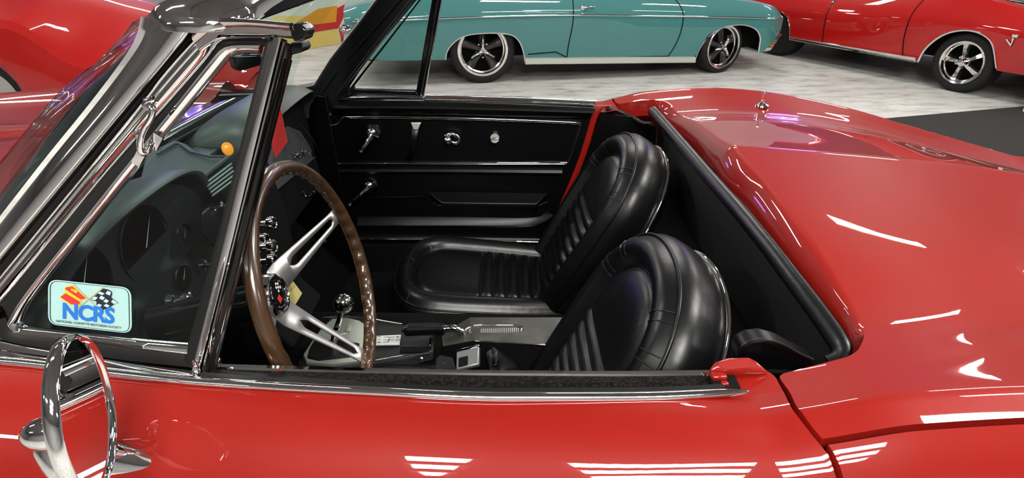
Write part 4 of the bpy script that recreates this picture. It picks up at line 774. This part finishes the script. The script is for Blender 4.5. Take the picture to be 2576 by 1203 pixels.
mold('sill_plate', [(-0.6964, 1.315, 0.3472), (-0.2686, 1.315, 0.3424), (0.1202, 1.315, 0.3327)], [(-0.702, 1.335, 0.3482), (-0.2707, 1.335, 0.3433), (0.1297, 1.335, 0.3385)], [(0, 0), (.1, .002), (.5, .003), (.9, .002), (1, 0)], (0, -.4, 1), CHROME, CAR, ns=16)
mold('jamb_strip', [(0.2693, 1.338, 0.8213), (0.2628, 1.337, 0.7992), (0.2249, 1.333, 0.643), (0.1701, 1.33, 0.4825), (0.1176, 1.322, 0.3371)], [(0.3267, 1.342, 0.8228), (0.2862, 1.337, 0.7992), (0.2478, 1.333, 0.643), (0.1924, 1.33, 0.4825), (0.1438, 1.322, 0.3258)], rnd(.004), (-.1, -1, 0), RED, CAR, ns=40, back=.012)
# window crank handles
def crank(p, tip, knobp):
    c_ = lathe('window_crank', [(0, 0), (.026, .0), (.0275, .005), (.022, .012), (.017, .020), (.014, .026), (.007, .030), (0, .031)], p, (0, -1, .35), CHROME, door2, n=26)
    p = Vector(p) + Vector((0, -.024, 0)); tip = Vector(tip)
    tube('crank_arm', [p, p.lerp(tip, .5) + Vector((0, -.004, 0)), tip], [.010, .008, .006], CHROME, c_, n=10)
    lathe('crank_knob', [(0, 0), (.005, 0), (.004, .006), (.008, .014), (.0085, .022), (.005, .028), (0, .029)], knobp, (-.15, -.9, -.2), GLOSSB, c_, n=16)
crank((-0.462, 1.33, 0.7356), (-0.4866, 1.285, 0.6987), (-0.4882, 1.285, 0.696))
crank((-0.4919, 1.33, 0.5485), (-0.541, 1.285, 0.5099), (-0.5497, 1.285, 0.5055))
st_ = mold('pull_strap', [(-0.3282, 1.322, 0.765), (-0.3311, 1.305, 0.7286), (-0.3428, 1.305, 0.6809), (-0.3593, 1.322, 0.6413)], [(-0.3035, 1.322, 0.765), (-0.3103, 1.305, 0.7286), (-0.3217, 1.305, 0.6809), (-0.3378, 1.322, 0.6413)], rnd(.002), (0, -1, 0), VINYL, door2, ns=16)
prism('strap_cap', [(-0.3298, 1.32, 0.7749), (-0.296, 1.32, 0.7749), (-0.3062, 1.316, 0.7521), (-0.3218, 1.316, 0.7521)], (0, -.008, 0), BRUSH, st_, bev=.002)
dh = tube('door_lever', cat([(-0.2203, 1.318, 0.7285), (-0.2, 1.315, 0.7363), (-0.1807, 1.315, 0.7295), (-0.1747, 1.315, 0.7159), (-0.1844, 1.315, 0.705), (-0.1975, 1.316, 0.7074)], 6), .0056, CHROME, door2, n=10)
lathe('lever_knob', [(.0135 * math.sin(math.pi * i / 12), -.0135 * math.cos(math.pi * i / 12)) for i in range(13)], (-0.2112, 1.3, 0.7195), (0, 0, 1), CHROME, dh, n=20, smooth=180)
tube('lever_stem', [(-0.2143, 1.33, 0.7151), (-0.2112, 1.3, 0.7195)], .004, CHROME, dh)
lk = lathe('lock_knob', [(0, 0), (.0185, 0), (.0185, .008), (.015, .013), (0, .013)], (-0.0569, 1.33, 0.7165), (0, -1, .3), CHROME, door2, n=24)
box('lock_grip', Vector((-0.0565, 1.318, 0.719)), (.030, .012, .009), CHROME, lk, ax=(Vector((1, 0, .12)), Vector((0, 1, 0)), Vector((-.12, 0, 1))), bev=.002)
# black quarter trims beside the seat backs
qo = [(0.3176, 0.085, 0.8036), (0.3207, 0.085, 0.8175), (0.3324, 0.085, 0.8264), (0.3512, 0.085, 0.8292), (0.3748, 0.085, 0.8217), (0.3971, 0.085, 0.8085), (0.4256, 0.085, 0.7937), (0.4381, 0.085, 0.7766), (0.3253, 0.085, 0.7729)]
prism('quarter_trim', qo, (0, .03, 0), VINYL, CAR, bev=.004)
tube('quarter_trim_bead', cat(qo[:7], 5), .0026, LEATHER, CAR, n=6)
mk('far_quarter_trim', [(0.2911, 1.335, 0.7997), (0.4067, 1.335, 0.7865), (0.4756, 1.335, 0.753), (.49, 1.335, .62), (.49, 1.335, .22), (.13, 1.335, .22), (0.1542, 1.335, 0.3385)], [tuple(range(7))], VINYL, CAR, solid=.008, smooth=0)
mk('near_quarter_trim', [(.27, .06, .78), (.36, .06, .795), (.49, .09, .76), (.49, .06, .22), (.10, .06, .22)], [tuple(range(5))], VINYL, CAR, solid=.008, smooth=0)
mk('near_door_panel', [(-.60, .062, .795), (-.2, .062, .78), (.27, .062, .775), (.12, .062, .3), (-.6, .062, .3)], [tuple(range(5))], VINYL, door, solid=.008, smooth=0)

# ---------------------------------------------------------------- paper tags
PAPR = mat('red_paper', (.55, .02, .02), .7); PAPY = mat('yellow_card', (.72, .62, .22), .7)
rt = mk('paper_tag', [(-0.3154, 0.215, 1.1333), (-0.3139, 0.214, 1.1249), (-0.312, 0.212, 1.1047), (-0.3108, 0.21, 1.0733), (-0.3308, 0.208, 1.0503), (-0.3355, 0.212, 1.0835), (-0.3242, 0.214, 1.1124)], [tuple(range(7))], PAPR, solid=.0006, smooth=0)
tag(rt, 'red paper tag hanging behind the chrome windshield post', 'tag')
tube('tag_string', [(-0.3158, 0.215, 1.1312), (-0.3119, 0.22, 1.1565), (-0.301, 0.2, 1.2058)], .0006, WHITE, rt, n=5)
yt = mk('key_tag', [(-0.475, 0.4213, 0.7652), (-0.475, 0.4553, 0.7596), (-0.475, 0.4613, 0.7453), (-0.47, 0.5443, 0.6107), (-0.47, 0.4795, 0.612), (-0.474, 0.425, 0.7407)], [tuple(range(6))], PAPY, solid=.0006, smooth=0)
tag(yt, 'pale yellow printed card tag hanging behind the steering wheel hub', 'tag')
ga, gb, gc = Vector((-0.466, 0.4816, 0.7074)), Vector((-0.463, 0.5121, 0.6344)), Vector((-0.466, 0.4344, 0.7168))
for i in range(7):
    o_ = ga.lerp(gc, .10 + i * .17); d = (gb - ga); w = (gc - ga).normalized() * .0011
    n_ = 5
    for j in range(n_):
        f0, f1 = j / n_ + .02, (j + .72 + .1 * ((i * 3 + j) % 3)) / n_
        if f1 > .95 - .06 * i: continue
        p, q_ = o_ + d * f0, o_ + d * f1
        mk('print_line', [p - w, q_ - w, q_ + w, p + w], [(0, 1, 2, 3)], INK if i != 1 else REDI, yt, smooth=0)
# ---------------------------------------------------------------- wheels
def wheel(car, x, y, R, rimR, w, style, steer=0.):
    """near-side wheel facing local -y; tire is the part, rim, spokes and hub its sub-parts"""
    def A(p): # local wheel frame (u right, d outwards(-y), v up) -> car frame
        u, d, v = p; c_, s_ = math.cos(steer), math.sin(steer)
        return (x + u * c_ + d * s_, y + u * s_ - d * c_, R + v)
    def lt(prof, n=56): return [A((r * math.cos(2 * math.pi * j / n), h, r * math.sin(2 * math.pi * j / n))) for r, h in prof for j in range(n)], gridf(len(prof), n, closev=True)
    sw = R - rimR
    vs, fs = lt([(rimR * .97, -w), (rimR + sw * .5, -w - .004), (R - sw * .12, -w + .01), (R, -w + .025), (R, -.028), (R - sw * .12, -.008), (rimR + sw * .5, .004), (rimR + sw * .1, -.002), (rimR * .97, -.006)])
    t = mk('wheel', vs, fs, TIRE, car, smooth=50)
    vs, fs = lt([(rimR * 1.0, -.008), (rimR * 1.0, .002), (rimR * .975, .006), (rimR * .90, .002), (rimR * .885, -.012), (rimR * .875, -.035), (rimR * .83, -.040), (rimR * .82, -.09), (rimR * .82, -w)])
    mk('rim', vs, fs, POLISH, t, smooth=50)
    vs, fs = lt([(rimR * .84, -w * .75), (0.001, -w * .75)]); mk('brake_backing', vs, fs, MATTE, t)
    for k in range(5):
        a = math.pi / 2 + 2 * math.pi * k / 5 + (.0 if style == 'dark' else .28); ca, sa = math.cos(a), math.sin(a); P = []
        for r, hw, h in ((.12, .13, -.03), (.30, .125, -.030), (.55, .145, -.045), (.75, .185, -.060), (.875, .20, -.070)):
            for q, dh in ((-hw, -.03), (-hw * .55, 0), (hw * .55, 0), (hw, -.03)): P.append(A((rimR * (r * ca - q * sa), h + dh, rimR * (r * sa + q * ca))))
        mk('wheel_spoke', P, gridf(5, 4), GREYW if style == 'dark' else POLISH, t, smooth=60)
    if style == 'dark':
        vs, fs = lt([(rimR * .15, -.03), (rimR * .15, -.01), (rimR * .11, .006), (.001, .014)], 24); mk('hub_cap', vs, fs, CHROME, t)
        for k in range(3):
            a = math.pi / 2 + 2 * math.pi * k / 3 + (0 if steer == 0 else -.35); ca, sa = math.cos(a), math.sin(a); P = []
            for r, hw, h in ((.03, .11, .020), (.28, .075, .026), (.54, .06, .008)):
                for q, dh in ((-hw, -.012), (0, .004), (hw, -.012)): P.append(A((rimR * (r * ca - q * sa), h + dh, rimR * (r * sa + q * ca))))
            mk('spinner_blade', P, gridf(3, 3), POLISH, t, smooth=30, solid=.004)
    else:
        vs, fs = lt([(rimR * .20, -.03), (rimR * .20, .0), (rimR * .15, .012), (rimR * .10, .014), (rimR * .09, .022), (.001, .024)], 24); mk('hub_cap', vs, fs, CHROME, t)
    for k in range(5):
        a = math.pi / 2 + 2 * math.pi * (k + .5) / 5; o_ = A((rimR * .27 * math.cos(a), -.028, rimR * .27 * math.sin(a))); o2 = Vector(A((0, 1, 0))) - Vector(A((0, 0, 0)))
        lathe('lug_nut', [(0, 0), (.012, 0), (.012, .014), (.008, .022), (0, .024)], o_, o2, CHROME, t, n=8)
    return t
def plain_wheel(car, x, y, R, w):
    vs, fs = latheg([(.02, -.0), (R * .65, 0), (R * .9, -.01), (R, .03), (R, w - .03), (R * .9, w)], (x, y, R), (0, 1, 0), 40); return mk('wheel', vs, fs, TIRE, car)

def car_body(car, name, st, zlow, ztop_, wid, crease, m, crown=.03, x_round=.22, nrow=12, plan=.12, tuck=.035, inlean=.09):
    """side skin with real wheel openings, crease, and a deck across to the far side"""
    rows = []; x0, x1 = st[0], st[-1]
    for x in st:
        lo, hi, cz = zlow(x), ztop_(x), crease(x); col_ = []
        e = max(0, (x - (x1 - x_round)) / x_round, ((x0 + x_round) - x) / x_round); inn = plan * e * e
        def yo(z):
            if z <= cz: return -wid / 2 + tuck * (max(0, (cz - z)) / .4) ** 1.6
            return -wid / 2 + inlean * ((z - cz) / max(.05, hi - cz)) ** 1.7
        zs = [lo + (cz - lo) * i / 7 for i in range(7)] if lo < cz - .02 else [lo + .001 * i for i in range(7)]
        zs += [max(cz, lo + .008) + .0 + (hi - max(cz, lo + .008)) * i / 6 for i in range(7)]
        for z in zs: col_.append((x, min(yo(z) + inn, -.05), z))
        yb = col_[-1][1]
        for t, dz in ((.94, .012), (.8, .5), (.5, .9), (0, 1)): col_.append((x, yb * t, hi + (crown * dz if dz != .012 else .010)))
        col_ += [(p[0], -p[1], p[2]) for p in reversed(col_[:-1])]
        rows.append(col_)
    k = len(rows[0]); vs = [p for r in rows for p in r]
    fs = gridf(len(rows), k) + [tuple(range(k)), tuple(range((len(rows) - 1) * k, len(rows) * k))]
    return mk(name, vs, fs, m, car, smooth=28)
def arch_tube(car, pts, y, r=.009): return tube('wheel_arch_trim', [(p[0], y(p[0], p[1]), p[1]) for p in pts], r, CHROME, car, n=8, asp=.6)
def cabin(car, x0, x1, z0, wid, m, h=.42, rake=.35):
    b = [(x0, -wid / 2 + .10, z0), (x1, -wid / 2 + .10, z0)]; t = [(x0 + rake * .8, -wid / 2 + .26, z0 + h), (x1 - rake, -wid / 2 + .26, z0 + h)]
    pts = b + t[::-1]; vs = pts + [(p[0], -p[1], p[2]) for p in pts]
    fs = [(0, 1, 2, 3), (7, 6, 5, 4), (1, 5, 6, 2), (0, 3, 7, 4), (0, 4, 5, 1)]
    mk('window_glass', vs, fs, GLOSSB, car, smooth=0)
    r_ = [(x0 + rake * .7, -wid / 2 + .24, z0 + h - .02), (x1 - rake * .9, -wid / 2 + .24, z0 + h - .02), (x1 - rake * .9, wid / 2 - .24, z0 + h - .02), (x0 + rake * .7, wid / 2 - .24, z0 + h - .02)]
    prism('roof', r_, (0, 0, .05), m, car, bev=.03, seg=3)

# ---------------------------------------------------------------- teal sedan
TW = 1.72
ta = 0.18704; nx_, ny_ = -math.sin(ta), math.cos(ta)
TC = root('teal_coupe', 'teal two-door coupe with chrome side line and dark five-spoke wheels behind the convertible', 'car', (0.93635 + nx_ * TW / 2, 5.43820 + ny_ * TW / 2, 0), ta, group=None, local=True)
ra = [(-1.5822, 0.2404), (-1.5593, 0.3262), (-1.4777, 0.4127), (-1.365, 0.4589), (-1.1713, 0.4711), (-0.9833, 0.4552), (-0.8919, 0.3988), (-0.8411, 0.2954), (-0.8207, 0.191)]
fa = [(0.9521, 0.1386), (0.984, 0.2662), (1.0743, 0.3976), (1.2247, 0.4692), (1.4038, 0.4797), (1.5428, 0.4381), (1.6534, 0.331), (1.6564, 0.2329), (1.6231, 0.1785)]
fa2 = [fa[0], fa[1], fa[2], fa[3], fa[4], fa[5], (1.615, .36), (1.632, .27), (1.640, .19)]
ra = [(p.x, p.y) for p in cat([(*p, 0) for p in ra], 5)]; fa2 = [(p.x, p.y) for p in cat([(*p, 0) for p in fa2], 5)]
lowx = [-2.47, -2.3, -1.9, -1.62, ra[0][0] - .004]; lowz = [.36, .27, .245, .242, ra[0][1]]
for p in ra[1:-1]: lowx.append(p[0]); lowz.append(p[1])
lowx += [ra[-1][0], ra[-1][0] + .01, 0., fa2[0][0] - .012, fa2[0][0]]; lowz += [.235, .222, .205, .185, .195]
for p in fa2[1:-1]: lowx.append(p[0]); lowz.append(p[1])
lowx += [fa2[-1][0], 1.66, 1.80, 1.90]; lowz += [.185, .19, .30, .40]
tz = lambda x: pch(x, [-2.47, -2.2, -1.2, 0, .9, 1.5, 1.80, 1.90], [.68, .74, .79, .775, .745, .68, .625, .56])
tcz = lambda x: pch(x, [-2.47, -.9, .75, 1.79, 1.9], [.60, .619, .577, .527, .515])
stT = sorted(set([round(v, 4) for v in dense(-2.47, 1.90, 130)] + [round(v, 4) for v in lowx if -2.47 <= v <= 1.9]))
tb = car_body(TC, 'body', stT, lambda x: pch(x, lowx, lowz), tz, TW, tcz, TEAL, x_round=.25, plan=.10)
yside = lambda x, z: -TW / 2 - .002 + .035 * (max(0, tcz(x) - z) / .4) ** 1.6
tube('side_trim_line', [(x, -TW / 2 - .004 + (.10 * max(0, (x - 1.65) / .25) ** 2 if x > 1.65 else 0) + (.10 * max(0, (-2.22 - x) / .25) ** 2), tcz(x)) for x in dense(-2.40, 1.86, 60)], .008, CHROME, TC, n=8)
arch_tube(TC, ra, yside); arch_tube(TC, fa2, yside)
mold('rocker_moulding', [(-.82, -TW / 2 + .008, .172), (0, -TW / 2 + .008, .15), (.945, -TW / 2 + .008, .125)], [(-.825, -TW / 2 + .008, .232), (0, -TW / 2 + .008, .212), (.935, -TW / 2 + .008, .185)], [(0, 0), (.1, .01), (.9, .012), (1, 0)], (0, -1, 0), mat('rocker_bright', (.62, .62, .58), .3, .6), TC, ns=30, back=.05)
def seam(pts, car, yf, m=MATTE): return tube('panel_gap', [(p[0], yf(p[0], p[1]) + .0005, p[1]) for p in pts], .005, m, car, n=6)
ysT = lambda x, z: (yside(x, z) if z < tcz(x) else -TW / 2 + .09 * ((z - tcz(x)) / max(.05, tz(x) - tcz(x))) ** 1.7)
seam(cat([(*(-0.3613, 0.7459), 0), (*(-0.3664, 0.5352), 0), (*(-0.3932, 0.3546), 0), (*(-0.4027, 0.2136), 0)], 4), TC, ysT)
seam(cat([(*(0.6731, 0.7269), 0), (*(0.7243, 0.6541), 0), (*(0.7496, 0.5626), 0), (*(0.7412, 0.4144), 0), (*(0.7003, 0.283), 0), (*(0.6525, 0.196), 0)], 4), TC, ysT)
seam([(-0.7904, 0.2642), (-0.5164, 0.2773), (-0.3948, 0.2171)], TC, ysT); seam([(-0.3948, 0.2171), (0.1334, 0.2024), (0.6525, 0.196)], TC, ysT)
h0 = (-0.2765, 0.6747); hy = ysT(h0[0], h0[1])
dh = lathe('door_handle', [(0, 0), (.024, 0), (.022, .012), (.012, .020), (0, .021)], (h0[0], hy, h0[1]), (0, -1, .2), CHROME, TC, n=20)
h1 = (-0.1603, 0.6829); tube('handle_bar', [(h0[0], hy - .018, h0[1]), (h0[0] + .06, hy - .03, h0[1] + .012), (h1[0], hy - .004, h1[1])], [.009, .007, .008], CHROME, dh)
h2 = (-0.2739, 0.629); lathe('door_lock', [(0, 0), (.013, 0), (.010, .008), (0, .009)], (h2[0], ysT(*h2) , h2[1]), (0, -1, 0), CHROME, dh, n=14)
e0 = (1.6963, 0.3994); e1 = (1.7892, 0.4008); e2 = (1.6895, 0.4304)
textm('engine_badge', '350', (e0[0], -TW / 2 + .05, e0[1]), (e1[0], -TW / 2 + .075, e1[1]), (e2[0], -TW / 2 + .05, e2[1]), CHROME, TC, thick=.008, off=.02, shear=.2)
# front bumper with turn lamp slots
q1, q2, q3, q4, q5 = (1.8131, 0.3341), (1.8816, 0.3866), (1.9432, 0.3537), (1.841, 0.191), (1.7027, 0.1837)
yb = -TW / 2 + .10
bp = prism('front_bumper', [(q1[0], yb, q1[1]), (q2[0], yb + .02, q2[1]), (q3[0] + .02, yb + .04, q3[1]), (q4[0] + .01, yb + .03, q4[1]), (q5[0], yb - .01, q5[1])], (.03, 1.35, 0), CHROME, TC, bev=.02, seg=3)
LENS = mat('amber_bumper_lens', (.25, .10, .03), .3)
for i in range(3):
    c0 = Vector((q1[0], yb - .004, q1[1])).lerp(Vector((q5[0], yb - .012, q5[1])), .30 + .16 * i); d_ = Vector((.085, .02, .004))
    mk('turn_lamp_slot', *boxg(c0 + Vector((.055, .006, 0)), (.075, .012, .018)), LENS, bp, bev=.002)
box('rear_bumper', (-2.46, 0, .46), (.14, TW - .10, .22), CHROME, TC, bev=.05, seg=4)
box('tail_lamp', (-2.44, -TW / 2 + .07, .46), (.10, .03, .09), mat('tail_lens', (.3, .01, .01), .2), TC, bev=.01)
box('underbody', (-.25, 0, .40), (4.1, TW - .46, .36), MATTE, TC, bev=0)
wheel(TC, -1.225, -TW / 2 + .045, .312, .242, .22, 'dark'); wheel(TC, 1.262, -TW / 2 + .06, .262, .215, .20, 'dark', steer=.28)
plain_wheel(TC, -1.225, TW / 2 - .27, .312, .22); plain_wheel(TC, 1.262, TW / 2 - .26, .262, .2)
cabin(TC, -1.25, .75, .79, TW, TEAL)

# ---------------------------------------------------------------- red coupe at right
CW = 1.72; ca_ = -1.08210; nx_, ny_ = -math.sin(ca_), math.cos(ca_)
CC = root('red_coupe', 'dark red coupe with polished five-spoke wheel and chrome rocker strip at the right', 'car', (4.00000 + nx_ * CW / 2, 4.93000 + ny_ * CW / 2, 0), ca_, local=True)
cfa = [(-0.3307, 0.2071), (-0.2873, 0.3416), (-0.1835, 0.466), (-0.0592, 0.5268), (0.0681, 0.5398), (0.1894, 0.5), (0.2583, 0.4246), (0.3263, 0.2697)]
cfa = [(p.x, p.y) for p in cat([(*p, 0) for p in cfa], 5)]
cra = [(-2.22, .22), (-2.18, .35), (-2.08, .46), (-1.95, .49), (-1.86, .44), (-1.815, .34), (-1.79, .215)]
lx = [-3.0, -2.5, -2.225]; lz = [.35, .26, .24]
for p in cra: lx.append(p[0]); lz.append(p[1])
lx += [-1.785, cfa[0][0] - .01]; lz += [.215, .212]
for p in cfa[:-1]: lx.append(p[0] + (.0005 if p is cfa[0] else 0)); lz.append(p[1])
lx += [cfa[-1][0] + .004, .62, .85]; lz += [.25, .25, .33]
czr = lambda x: pch(x, [-3, -1.4, -.1, .4, .85], [.70, .71, .80, .735, .70]); ccr = lambda x: pch(x, [-3, -1.4, -.1, .85], [.50, .52, .57, .545])
stC = sorted(set([round(v, 4) for v in dense(-3.0, .85, 120)] + [round(v, 4) for v in lx if -3 <= v <= .85]))
car_body(CC, 'body', stC, lambda x: pch(x, lx, lz), czr, CW, ccr, RED2, x_round=.25, plan=.08, inlean=.12)
ysC = lambda x, z: (-CW / 2 - .002 + .035 * (max(0, ccr(x) - z) / .4) ** 1.6) if z < ccr(x) else -CW / 2 + .12 * ((z - ccr(x)) / max(.05, czr(x) - ccr(x))) ** 1.7
arch_tube(CC, cfa, ysC, .012); arch_tube(CC, cra, ysC, .010)
mold('rocker_moulding', [(-1.78, -CW / 2 + .006, .205), (-.34, -CW / 2 + .006, .200)], [(-1.785, -CW / 2 + .004, .245), (-.35, -CW / 2 + .004, .255)], [(0, 0), (.12, .012), (.5, .008), (.88, .012), (1, 0)], (0, -1, 0), CHROME, CC, ns=16, back=.05)
seam(cat([(*(-0.4813, 0.7475), 0), (*(-0.5018, 0.6587), 0), (*(-0.5121, 0.5336), 0), (*(-0.5134, 0.3884), 0), (*(-0.4907, 0.2511), 0)], 4), CC, ysC)
seam(cat([(*(-1.3807, 0.5904), 0), (*(-1.3831, 0.3897), 0), (*(-1.3724, 0.2433), 0)], 4), CC, ysC)
c0 = (-1.375, 0.6382); lathe('door_handle', [(0, 0), (.022, 0), (.018, .014), (0, .02)], (c0[0], ysC(*c0), c0[1]), (0, -1, .1), CHROME, CC, n=16)
c1 = (-1.3711, 0.6071); lathe('door_lock', [(0, 0), (.012, 0), (.010, .008), (0, .009)], (c1[0], ysC(*c1), c1[1]), (0, -1, .1), CHROME, CC, n=14)
b0_, b1_ = (0.3258, 0.5124), (0.3915, 0.5279); yb = -CW / 2 - .004
mk('fender_badge', *join(prismg([(b0_[0], yb, b0_[1]), (b0_[0] + .018, yb, b0_[1]), (b0_[0] + .055, yb, b0_[1] - .03), (b1_[0] - .02, yb, b1_[1]), (b1_[0], yb, b1_[1]), (b0_[0] + .06, yb, b0_[1] - .055)], (0, -.008, 0)), prismg([(b0_[0] + .04, yb, b0_[1] + .02), (b0_[0] + .085, yb, b0_[1] + .02), (b0_[0] + .085, yb, b0_[1] + .045), (b0_[0] + .04, yb, b0_[1] + .045)], (0, -.008, 0))), CHROME, CC, bev=.002)
box('front_bumper', (.78, 0, .40), (.55, CW + .06, .17), CHROME, CC, bev=.05, seg=4)
prism('hood', [(-.35, -CW / 2 + .22, czr(-.35) + .012), (.84, -CW / 2 + .20, .705), (.84, CW / 2 - .20, .705), (-.35, CW / 2 - .22, czr(-.35) + .012)], (0, 0, .03), GLOSSB, CC, bev=.01)
box('underbody', (-1.05, 0, .42), (3.3, CW - .46, .34), MATTE, CC, bev=0)
wheel(CC, .03, -CW / 2 + .05, .262, .19, .22, 'bright'); plain_wheel(CC, -2.0, -CW / 2 + .05, .29, .22)
plain_wheel(CC, .03, CW / 2 - .27, .262, .22); plain_wheel(CC, -2.0, CW / 2 - .27, .29, .22)
cabin(CC, -2.1, -.35, .73, CW, RED2)

# ---------------------------------------------------------------- red sports car at left
LC = root('red_sports_car', 'bright red wedge-nosed sports car parked beyond the convertible windshield at the left', 'car', (-3.0, 4.1, 0), 0)
def lsec(X):
    e = pch(X, [-5.2, -3.6, -3.16, -2.82, -2.4, -2.05, -1.88], [.86, .86, .825, .60, .50, .43, .38]); c_ = pch(X, [-5.2, -3.4, -2.7, -2.25, -1.93, -1.88], [1.0, .99, .86, .68, .50, .43])
    lo = pch(X, [-5.2, -3.80, -3.72, -3.62, -3.48, -3.34, -3.22, -3.16, -2.05, -1.88], [.2, .2, .40, .55, .62, .58, .44, .2, .18, .26])
    yn = 3.3 + pch(X, [-5.2, -2.9, -2.4, -2.05, -1.88], [0, 0, .04, .14, .36]); yf = 8.2 - yn
    mid = min(e - .01, max(lo + .05, e - .16))
    half = [(yn + .03, lo), (yn, lerp(lo, mid, .5)), (yn, mid), (yn + .03, lerp(mid, e, .7)), (yn + .07, e), (yn + .22, lerp(e, c_, .35)), (yn + .5, lerp(e, c_, .82)), (4.1, c_)]
    return [(X, y, z) for y, z in half] + [(X, 8.2 - y, z) for y, z in reversed(half[:-1])]
xsL = dense(-5.2, -1.88, 80); R_ = [lsec(X) for X in xsL]; k = len(R_[0])
mk('body', [p for r in R_ for p in r], gridf(80, k) + [tuple(range(k)), tuple(range(79 * k, 80 * k))], RED3, LC, smooth=24)
for y_ in (3.36, 4.60): 
    vs, fs = latheg([(.02, 0), (.21, 0), (.225, -.01), (.30, -.005), (.32, .03), (.32, .22)], (-3.48, y_, .32), (0, 1, 0), 40); wl = mk('wheel', vs, fs, TIRE, LC)
vs, fs = latheg([(.20, -.012), (.225, -.014), (.20, .0), (.19, .05), (.05, .03), (.0, .03)], (-3.48, 3.36, .32), (0, 1, 0), 40); mk('wheel_disc', vs, fs, BRUSH, LC)
box('underbody', (-3.6, 4.1, .33), (3.0, 1.1, .26), MATTE, LC, bev=0)
prism('headlamp_cover', [(-2.0961, 3.62, 0.3076), (-2.0282, 3.62, 0.4101), (-1.9948, 3.62, 0.3605), (-1.9896, 3.62, 0.3076)], (0, .03, 0), WHITE, LC, bev=.005)
prism('nose_marker', [(-1.8878, 4.36, 0.2953), (-1.8434, 4.36, 0.3081), (-1.873, 4.36, 0.1201), (-1.9303, 4.36, 0.1135)], (-.06, .08, 0), RED3, LC, bev=.006)
tube('nose_trim', [(-1.8683, 4.35, 0.2398), (-1.889, 4.35, 0.1226)], .006, CHROME, LC)
mk('cabin_glass', [(-5.15, 3.5, .9), (-3.9, 3.55, .94), (-4.4, 3.7, 1.25), (-5.15, 3.7, 1.28), (-5.15, 4.7, .9), (-3.9, 4.65, .94), (-4.4, 4.5, 1.25), (-5.15, 4.5, 1.28)], [(0, 1, 2, 3), (7, 6, 5, 4), (1, 5, 6, 2), (3, 2, 6, 7), (0, 3, 7, 4)], GLOSSB, LC, smooth=0)

# ---------------------------------------------------------------- painted display wall far back
MC_, MS_ = math.cos(0.86335), math.sin(0.86335)
def mp(p, off=0.): return (-2.58630 + p[0] * MC_ + off * MS_, 7.08360 + p[0] * MS_ - off * MC_, max(0.0, p[1]))
PYEL = mat('mural_yellow', (.62, .50, .13), .5); PORG = mat('mural_amber', (.60, .26, .015), .5); PRED = mat('mural_red', (.45, .02, .02), .5); PPAL = mat('mural_pale', (.55, .58, .50), .5)
mw = prism('display_partition', [mp((-1.3, 0)), mp((1.25, 0)), mp((1.25, 1.15)), mp((-1.3, 1.15))], (-.05 * MS_, .05 * MC_, 0), PPAL, bev=.004)
tag(mw, 'low display partition painted yellow, amber and red on the far floor', 'partition')
def patch(name, pts, m, off): prism(name, [mp(p, off) for p in pts], (MS_ * .002, -MC_ * .002, 0), m, mw, bev=0)
patch('yellow_band', [(-0.6714, -0.0691), (0.6834, 0.0061), (0.8446, 0.0169), (0.8873, 0.3141), (-0.3183, 0.4262), (-0.5977, 0.2789)], PYEL, .0)
patch('amber_shape', [(-0.107, 0.3069), (0.2777, 0.4545), (0.5591, 0.4685), (0.5156, 0.2717), (0.1884, 0.267), (0.0717, 0.2419)], PORG, .0025)
patch('red_stripe', [(0.0283, 0.2466), (0.19, 0.2763), (0.5105, 0.2771), (0.5546, 0.4405), (0.9205, 0.5461), (1.1437, 0.5301), (0.6543, 0.3841), (0.5764, 0.1974), (0.2033, 0.1898), (0.0116, 0.155)], PRED, .004)
# white framed board at the right edge
sp = (4.1855, 4.2378, 0); sx, sy = sp[0], sp[1]
SB = root('sign_board', 'white framed floor sign at the far right edge by the red coupe', 'sign', (sx, sy, 0), 0)
ux, uy = .62, -.78
def sbp(a, z, d=0.): return (sx + ux * a - uy * d, sy + uy * a + ux * d, z)
for nm, a0, a1, z0, z1, m in (('frame_rail', 0, .03, .0, .34, WHITE), ('frame_rail', .47, .50, .0, .34, WHITE), ('frame_rail', .03, .47, .31, .34, WHITE), ('frame_rail', .03, .47, .02, .05, WHITE), ('face', .03, .47, .05, .31, GLOSSB)):
    prism(nm, [sbp(a0, z0), sbp(a1, z0), sbp(a1, z1), sbp(a0, z1)], (uy * -.02, ux * .02, 0), m, SB, bev=.002)
# neon ring signs on the far wall, seen only as reflections
NEON = mat('violet_neon', (.3, .15, .8), .4, emit=((.35, .2, 1.0), 14.0))
ns_ = tube('neon_ring_sign', [(5.1 + .42 * math.cos(2 * math.pi * i / 40), RY1 - .08, 2.75 + .22 * math.sin(2 * math.pi * i / 40)) for i in range(40)], .025, NEON, closed=True)
tag(ns_, 'violet neon oval ring mounted high on the back wall at right', 'neon sign')
ns_ = tube('neon_ring_sign', [(-5.6 + .5 * math.cos(2 * math.pi * i / 40), RY1 - .08, 2.3 + .2 * math.sin(2 * math.pi * i / 40)) for i in range(40)], .03, NEON, closed=True)
tag(ns_, 'violet neon oval ring mounted on the back wall at left', 'neon sign')
